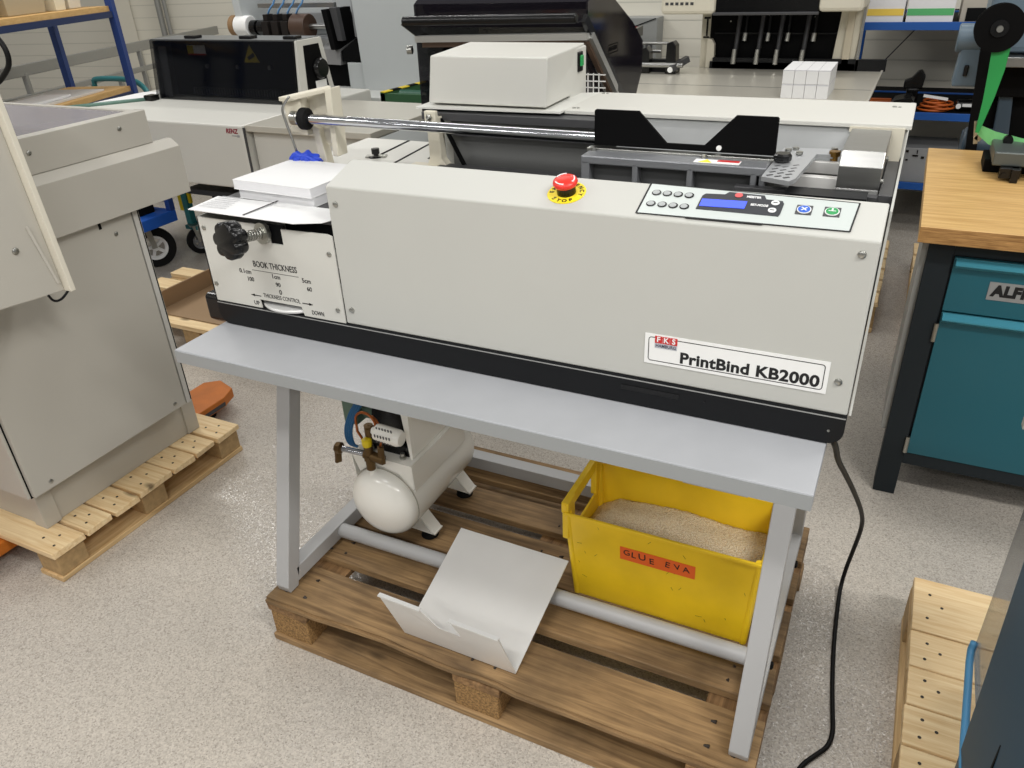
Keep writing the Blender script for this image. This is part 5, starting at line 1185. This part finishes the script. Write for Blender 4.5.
MB().cyl((-2.925, 3.3, 1.145), (-2.885, 3.3, 1.145), 0.065, 28).build('brown_roll', mat('brown_tape', (140, 110, 76), 0.6), tw)
for x in (-2.765, -2.70): MB().cyl((x, 3.3, 1.135), (x + 0.045, 3.3, 1.135), 0.045, 20).build('black_wheel', plastic, tw)
bh = MB()
for k, x in enumerate((-2.61, -2.53, -2.45, -2.38)): bh.tube([(x, 3.29, 1.215), (x + .03, 3.28, 1.245), (x + .08, 3.28, 1.285), (x + .11, 3.30, 1.40)], 0.006, 6, None, 1)
bh.build('air_hoses', mat('pale_blue_hose', (100, 150, 200), 0.4), tw)
MB().hexa([(-2.115, 3.25, 1.01), (-2.075, 3.25, 1.01), (-2.075, 3.5, 1.01), (-2.115, 3.5, 1.01), (-2.15, 3.25, 1.24), (-2.11, 3.25, 1.24), (-2.11, 3.5, 1.24), (-2.15, 3.5, 1.24)], None, .003).build('black_plate', matblack, tw)
MB().hexa([(-2.07, 3.27, 1.06), (-2.03, 3.27, 1.06), (-2.03, 3.31, 1.06), (-2.07, 3.31, 1.06), (-2.10, 3.27, 1.25), (-2.05, 3.27, 1.25), (-2.05, 3.31, 1.25), (-2.10, 3.31, 1.25)], None, .003).build('bracket_plate', darkgrey, tw)
MB().box(-2.03, -1.90, 3.40, 3.6, 1.07, 1.30, .003).build('side_plate', platesilver, tw)
MB().hexa([(-2.06, 3.28, 0.94), (-1.915, 3.28, 0.94), (-1.915, 3.55, 0.94), (-2.06, 3.55, 0.94), (-2.06, 3.28, 1.00), (-1.935, 3.28, 1.075), (-1.935, 3.55, 1.075), (-2.06, 3.55, 1.00)]).build('black_cheek', matblack, tw)
MB().hexa([(-2.245, 3.27, .925), (-2.07, 3.27, .92), (-2.07, 3.5, .92), (-2.245, 3.5, .925), (-2.245, 3.29, 1.01), (-2.07, 3.29, 1.01), (-2.07, 3.5, 1.06), (-2.245, 3.5, 1.06)]).build('grey_chute', mat('chute_grey', (140, 140, 140), 0.4, 0.4), tw)
MB().box(-2.025, -1.89, 3.28, 3.5, 0.78, 0.935, .003).build('white_guard', twg, tw)
MB().box(-2.25, -1.88, 3.04, 3.12, 0.785, 0.792).build('table_slot', darkin, tw)

# ------------------------------------------------------------------ folder with smoked black cover
fo = thing('sheet_folder', 'white machine with a long smoked black cover and a short steel outfeed table', 'machine', (-1.8, 2.3, 0))
MB().box(-3.0, -1.595, 1.845, 2.90, 0.545, 0.850, 0.008).build('white_base', white, fo)
MB().box(-2.25, -1.0, 2.0, 2.74, 0.43, 0.46, 0.004).build('lower_shelf', mat('dark_shelf', (58, 58, 58), 0.5), fo)
for (x, y) in ((-2.95, 2.80), (-1.64, 2.74), (-0.96, 1.95), (-0.96, 2.45)): MB().box(x, x + 0.05, y, y + 0.05, 0.0, 0.545).build('stand_leg', darkin, fo)
MB().box(-1.590, -0.868, 1.86, 2.56, 0.822, 0.850, 0.002).build('steel_outfeed_table', stain, fo)
MB().box(-1.585, -0.90, 1.90, 2.54, 0.40, 0.822, 0.004).build('outfeed_base', white, fo)
MB().box(-1.600, -1.5895, 1.85, 1.86, 0.56, 0.84).build('panel_gap', darkgrey, fo)
cvx0, cvx1 = -2.70, -1.672
MB().prism([(2.345, 0.853), (2.39, 1.155), (2.40, 1.160), (2.41, 1.160), (2.41, 1.153), (2.398, 1.150), (2.356, 0.853)], 'x', cvx0, cvx1).build('smoked_cover', acrylicB, fo)
MB().box(cvx0, cvx1, 2.40, 2.60, 1.154, 1.162, .001).build('top_edge', mat('grey_cover_top', (120, 122, 122), 0.35, 0.3), fo)
MB().prism([(2.36, 0.851), (2.40, 1.158), (2.60, 1.158), (2.66, 0.851)], 'x', -1.670, -1.655, 0.001).build('right_end_plate', white, fo)
MB().prism([(2.425, 0.852), (2.445, 1.13), (2.57, 1.13), (2.62, 0.852)], 'x', -1.656, -1.6535).build('end_window', matblack, fo)
MB().lathe([(0.055, 0), (0.055, 0.012), (0.045, 0.03), (0, 0.032)], (-1.654, 2.545, 1.01), (1, 0, 0), 28).build('round_crank', plastic, fo)
MB().box(-1.6545, -1.652, 2.50, 2.59, 0.915, 0.95).build('white_patch', labelwhite, fo)
MB().prism([(2.37, 0.852), (2.41, 1.15), (2.60, 1.15), (2.66, 0.852)], 'x', cvx0, cvx0 + 0.012).build('left_end_plate', darkgrey, fo)
MB().prism([(2.50, 0.852), (2.53, 1.15), (2.56, 1.15), (2.56, 0.852)], 'x', cvx0 + 0.012, -1.672).build('black_inner_panel', matblack, fo)
MB().prism([(2.395, 0.853), (2.425, 1.12), (2.43, 1.12), (2.40, 0.853)], 'x', cvx0 + .015, cvx0 + 0.075).build('inner_side_frame', castal, fo)
rl_ = MB()
for k in range(44): x = -2.52 + k * 0.0195; rl_.box(x, x + 0.011, 2.46, 2.50, 0.86, 0.90)
rl_.build('roller_row', darkgrey, fo)
for x in (-2.42, -2.19, -1.96, -1.73): MB().cyl((x, 2.515, 1.01), (x, 2.50, 1.01), 0.012, 14).build('inner_bolt', zinc, fo)
for x in (-2.42, -2.02, -1.72): MB().box(x - 0.04, x + 0.04, 2.42, 2.48, 1.1615, 1.178, 0.005).build('hinge', plastic, fo)
ws = MB().box(-2.545, -2.41, 2.507, 2.509, 1.07, 1.12).build('warning_sticker', labelwhite, fo, label='white sticker with a yellow patch and a red edge')
MB().box(-2.545, -2.50, 2.505, 2.507, 1.075, 1.118).build('yellow_patch', yellowplastic, ws); MB().box(-2.545, -2.41, 2.505, 2.507, 1.068, 1.076).build('red_edge', red, ws)
wt_ = MB().prism([(-2.135, 1.035), (-2.025, 1.035), (-2.08, 1.125)], 'y', 2.507, 2.509).build('warning_triangle', yellowplastic, fo, label='yellow warning triangle with a black symbol')
MB().bar((-2.10, 2.505, 1.055), (-2.055, 2.505, 1.075), 0.004, 0.018).bar((-2.08, 2.505, 1.06), (-2.08, 2.505, 1.095), 0.004, 0.010).build('triangle_symbol', ink, wt_)
Mr = frame((-1.662, 1.8435, 0.822), (1, 0, 0), (0, 0, 1))
text_mesh(MB(), 'RENZ', 0.030, Mr, 0.0009, 0.076, 'CENTER', 1.0, 0.15).build('maker_lettering', maroon, fo)
MB().box(-1.665, -1.635, 1.8425, 1.8445, 0.800, 0.8035).box(-1.632, -1.618, 1.8425, 1.8445, 0.796, 0.806).build('maker_caption', greyink, fo)
MB().box(-2.72, -2.66, 2.27, 2.33, 0.8505, 0.88, 0.004).build('black_latch', plastic, fo)
MB().tube([(-2.995, 1.95, 0.856), (-2.70, 2.30, 0.856)], 0.012, 8).build('green_edge_strip', mat('grey_green_strip', (92, 124, 112), 0.4), fo)
sh = MB(); sh.sheet([(-2.98, 2.0, 0.8525), (-2.76, 2.26, 0.8525), (-2.85, 2.55, 0.8525), (-2.99, 2.5, 0.8525)], 0.002)
sh.solo('paper_sheets', paper, 'white paper sheets lying on the left end of the white folding machine', 'paper')

# ------------------------------------------------------------------ blue rack on the left
R0 = Vector((-3.63, 2.95, 0)); ru = Vector((0.29, -0.957, 0)); rw = Vector((-0.957, -0.29, 0))
lr = thing('storage_rack', 'blue steel rack with wooden shelves at the left by the railing', 'rack', R0 + ru * 0.8)
Mr_ = frame(R0, ru, (0, 0, 1))
for a in (0, 1.75):
    for b_ in (0, 0.47):
        p = R0 + ru * a + rw * b_; MB().bar(p, p + Vector((0, 0, 1.9)), 0.045, 0.045, None, 0.002, ru).build('post', bluerack, lr)
for z in (1.285, 0.79):
    c0 = R0 + rw * 0.0; 
    q = [R0 + ru * 0.02 - rw * .0, R0 + ru * 1.75, R0 + ru * 1.75 + rw * .47, R0 + ru * 0.02 + rw * .47]
    MB().sheet([Vector((p.x, p.y, z)) for p in q], 0.032).build('shelf_board', beech, lr)
    sb_ = MB()
    for b_ in (0.0, 0.47): sb_.bar(R0 + rw * b_ + Vector((0, 0, z - 0.035)), R0 + rw * b_ + ru * 1.75 + Vector((0, 0, z - 0.035)), 0.03, 0.036)
    sb_.bar(R0 + Vector((0, 0, z - .035)), R0 + rw * .47 + Vector((0, 0, z - .035)), 0.03, 0.036)
    sb_.build('shelf_beam', mat('dark_blue_beam', (26, 44, 84), 0.45), lr)
bh_ = MB()
for k in range(16): p = R0 + Vector((0, 0, 0.3 + k * .1)); bh_.cyl(p + ru * .0 - rw * .0235, p - rw * 0.0215 - rw * .002, 0.006, 8)
bh_.build('slot_holes', matblack, lr)
def on_rack(u, w, z): p = R0 + ru * u + rw * w; return Vector((p.x, p.y, z))
for (u, w, s1, s2, h, m_, lb_) in ((0.20, 0.24, 0.15, 0.30, 0.26, mat('pale_clear_box', (222, 218, 204), 0.4), 'pale translucent plastic box furthest right on the top shelf of the left rack'),
                              (0.365, 0.22, 0.13, 0.30, 0.26, bin_cream, 'cream plastic box on the top shelf of the left rack beside the tan box'),
                              (0.655, 0.24, 0.36, 0.32, 0.26, bin_tan, 'tan plastic box on the left rack between the cream and grey-white boxes'),
                              (1.06, 0.24, 0.36, 0.32, 0.26, mat('grey_white_box', (206, 202, 190), 0.5), 'grey-white plastic box nearest on the top shelf of the left rack')):
    c_ = on_rack(u, w, 1.302); t = thing('plastic_box', lb_, 'box', c_, 0, None)
    M = frame(c_, ru, -rw)
    MB().hexa([M @ Vector(v) for v in ((-s1 / 2 + .02, -s2 / 2 + .02, 0), (s1 / 2 - .02, -s2 / 2 + .02, 0), (s1 / 2 - .02, s2 / 2 - .02, 0), (-s1 / 2 + .02, s2 / 2 - .02, 0), (-s1 / 2, -s2 / 2, h), (s1 / 2, -s2 / 2, h), (s1 / 2, s2 / 2, h), (-s1 / 2, s2 / 2, h))], None, 0.004).build('box_body', m_, t)
    MB().box(-s1 / 2 - .008, s1 / 2 + .008, -s2 / 2 - .008, s2 / 2 + .008, h, h + .018, .003, None, M).build('box_lid', m_, t)
for k, (u0, u1, w0_, w1_, lb_) in enumerate(((0.22, 1.6, 0.06, 0.42, 'wide grey-white sheet at the bottom of the pile on the left rack'), (0.50, 1.15, 0.10, 0.30, 'narrow white sheet on top of the pile on the left rack'))):
    z = 0.8065 + k * 0.013
    c_ = on_rack((u0 + u1) / 2, (w0_ + w1_) / 2, z); M = frame(c_, ru, -rw)
    MB().box(-(u1 - u0) / 2, (u1 - u0) / 2, -(w1_ - w0_) / 2, (w1_ - w0_) / 2, 0, 0.012, .001, None, M).solo('board_sheet', [mat('grey_white_sheet', (208, 206, 202), 0.6), paper][k], lb_, 'sheet')
# galvanised railing behind
g0 = Vector((-4.33, 2.52, 0)); gd = Vector((-0.272, 0.962, 0))
rg = thing('guard_railing', 'galvanised steel guard railing running along behind the blue rack', 'railing', g0)
MB().bar(g0 - gd * 1.6 + Vector((0, 0, 0.92)), g0 + gd * 2.9 + Vector((0, 0, 0.92)), 0.03, 0.075, None, 0.004).build('top_rail', railgrey, rg)
MB().bar(g0 - gd * 1.6 + Vector((0, 0, 0.745)), g0 + gd * 2.9 + Vector((0, 0, 0.745)), 0.03, 0.04, None, 0.004).build('lower_rail', railgrey, rg)
for k in range(13):
    p = g0 + gd * (-1.5 + k * 0.34); MB().bar(p + Vector((0, 0, 0.0 if k % 4 == 1 else 0.20)), p + Vector((0, 0, 0.90 if k % 4 == 1 else 0.735)), 0.035, 0.03, None, 0.002, gd).build('baluster', railgrey, rg)
MB().bar(g0 - gd * 1.6 + Vector((0, 0, 0.20)), g0 + gd * 2.9 + Vector((0, 0, 0.20)), 0.03, 0.04, None, 0.004).build('bottom_rail', railgrey, rg)
# teal tube trolley handle behind the rack
MB().tube([(-4.30, 3.16, 0.02), (-4.30, 3.16, 0.78), (-4.25, 3.16, 0.805), (-3.85, 3.14, 0.812), (-3.72, 3.12, 0.77), (-3.66, 3.1, 0.70), (-3.62, 3.1, 0.02)], 0.019, 10, None, 2).solo('trolley_handle', tealtube, 'teal bent steel tube handle standing behind the paper sheets and rack', 'handle')
# pipes on the wall at the left
struct(MB().cyl((-5.75, 5.22, 0), (-5.75, 5.22, 3.4), 0.028, 14).cyl((-5.68, 5.24, 0), (-5.68, 5.24, 3.4), 0.02, 14), 'trim_1', railgrey)
struct(MB().box(-6.25, -6.15, 5.0, 5.22, 0, 3.4), 'trim_2', mat('wall_post', (216, 212, 200), 0.5))

# ------------------------------------------------------------------ trolleys glimpsed between the left cabinet and the table
def caster(parent, x, y, r, rz=0.35):
    c_ = Vector((x, y, r)); ax = Vector((math.cos(rz), math.sin(rz), 0))
    w_ = MB().lathe([(r * .62, -0.02), (r * .97, -0.02), (r, -0.012), (r, 0.012), (r * .97, 0.02), (r * .62, 0.02), (r * .62, -0.02)], c_, ax, 32).build('wheel_tyre', rubber, parent)
    hb_ = MB().lathe([(r * .62, -0.015), (r * .5, -0.012), (r * .46, -0.006), (r * .46, 0.006), (r * .5, 0.012), (r * .62, 0.015), (r * .62, -0.015)], c_, ax, 28).lathe([(r * .16, -0.022), (r * .16, 0.022), (0, 0.022)], c_ , ax, 14)
    t_ = ax.cross(Vector((0, 0, 1)))
    for k in range(5):
        a = k * PI / 2.5; d = t_ * math.cos(a) + Vector((0, 0, 1)) * math.sin(a); hb_.bar(c_ + d * r * .12, c_ + d * r * .5, 0.016, 0.014, None, 0, ax)
    hb_.build('wheel_hub', labelwhite if r > 0.08 else castal, parent)
    f_ = MB()
    for s in (-1, 1): f_.bar(c_ + ax * 0.026 * s, c_ + ax * 0.03 * s + t_ * 0.02 + Vector((0, 0, r * 1.25)), 0.03, 0.004, None, 0, ax)
    f_.bar(c_ + ax * -.035 + t_ * .02 + Vector((0, 0, r * 1.27)), c_ + ax * .035 + t_ * .02 + Vector((0, 0, r * 1.27)), 0.05, 0.005)
    f_.build('wheel_fork', zinc, parent)
bt = thing('tray_trolley', 'blue tray trolley on spoked wheels behind the grey cabinet', 'trolley', (-2.75, 1.7, 0))
for (x, y) in ((-2.53, 1.925), (-3.15, 1.925), (-2.53, 1.42), (-3.15, 1.42)): caster(bt, x, y, 0.115, -0.62)
MB().box(-3.25, -2.37, 1.35, 2.0, 0.268, 0.33, 0.004).build('tray', fabricblue, bt)
for (x, y) in ((-2.405, 1.965), (-3.25, 1.965)): MB().box(x, x + 0.035, y, y + .035, 0.33, 0.50, .003).build('upright', bluerack, bt)
MB().box(-3.2, -2.45, 1.45, 1.93, 0.33, 0.37, .004).build('tray_contents', darkin, bt)
tt = thing('hand_trolley', 'teal trolley with a black wheel beside the blue tray trolley', 'trolley', (-2.5, 2.25, 0))
caster(tt, -2.455, 2.19, 0.078, -0.5); caster(tt, -2.455, 2.6, 0.078, -0.5)
MB().box(-2.52, -2.48, 2.18, 2.22, 0.165, 0.50, .003).box(-2.52, -2.43, 2.16, 2.65, 0.150, 0.175, .003).build('trolley_frame', tealtube, tt)
MB().box(-2.56, -2.525, 2.19, 2.215, 0.25, 0.42, .003).build('yellow_tag', yellowplastic, tt)
MB().box(-2.478, -2.46, 2.19, 2.21, 0.30, 0.44, .003).build('yellow_clip', yellowplastic, tt)
MB().bar((-2.11, 0.9, 0.03), (-2.11, 1.80, 0.03), 0.05, 0.058).bar((-2.13, 1.775, 0.03), (-1.2, 1.775, 0.03), 0.05, 0.058).solo('floor_frame', matblack, 'black square tube frame lying on the floor behind the pale pallet', 'frame')
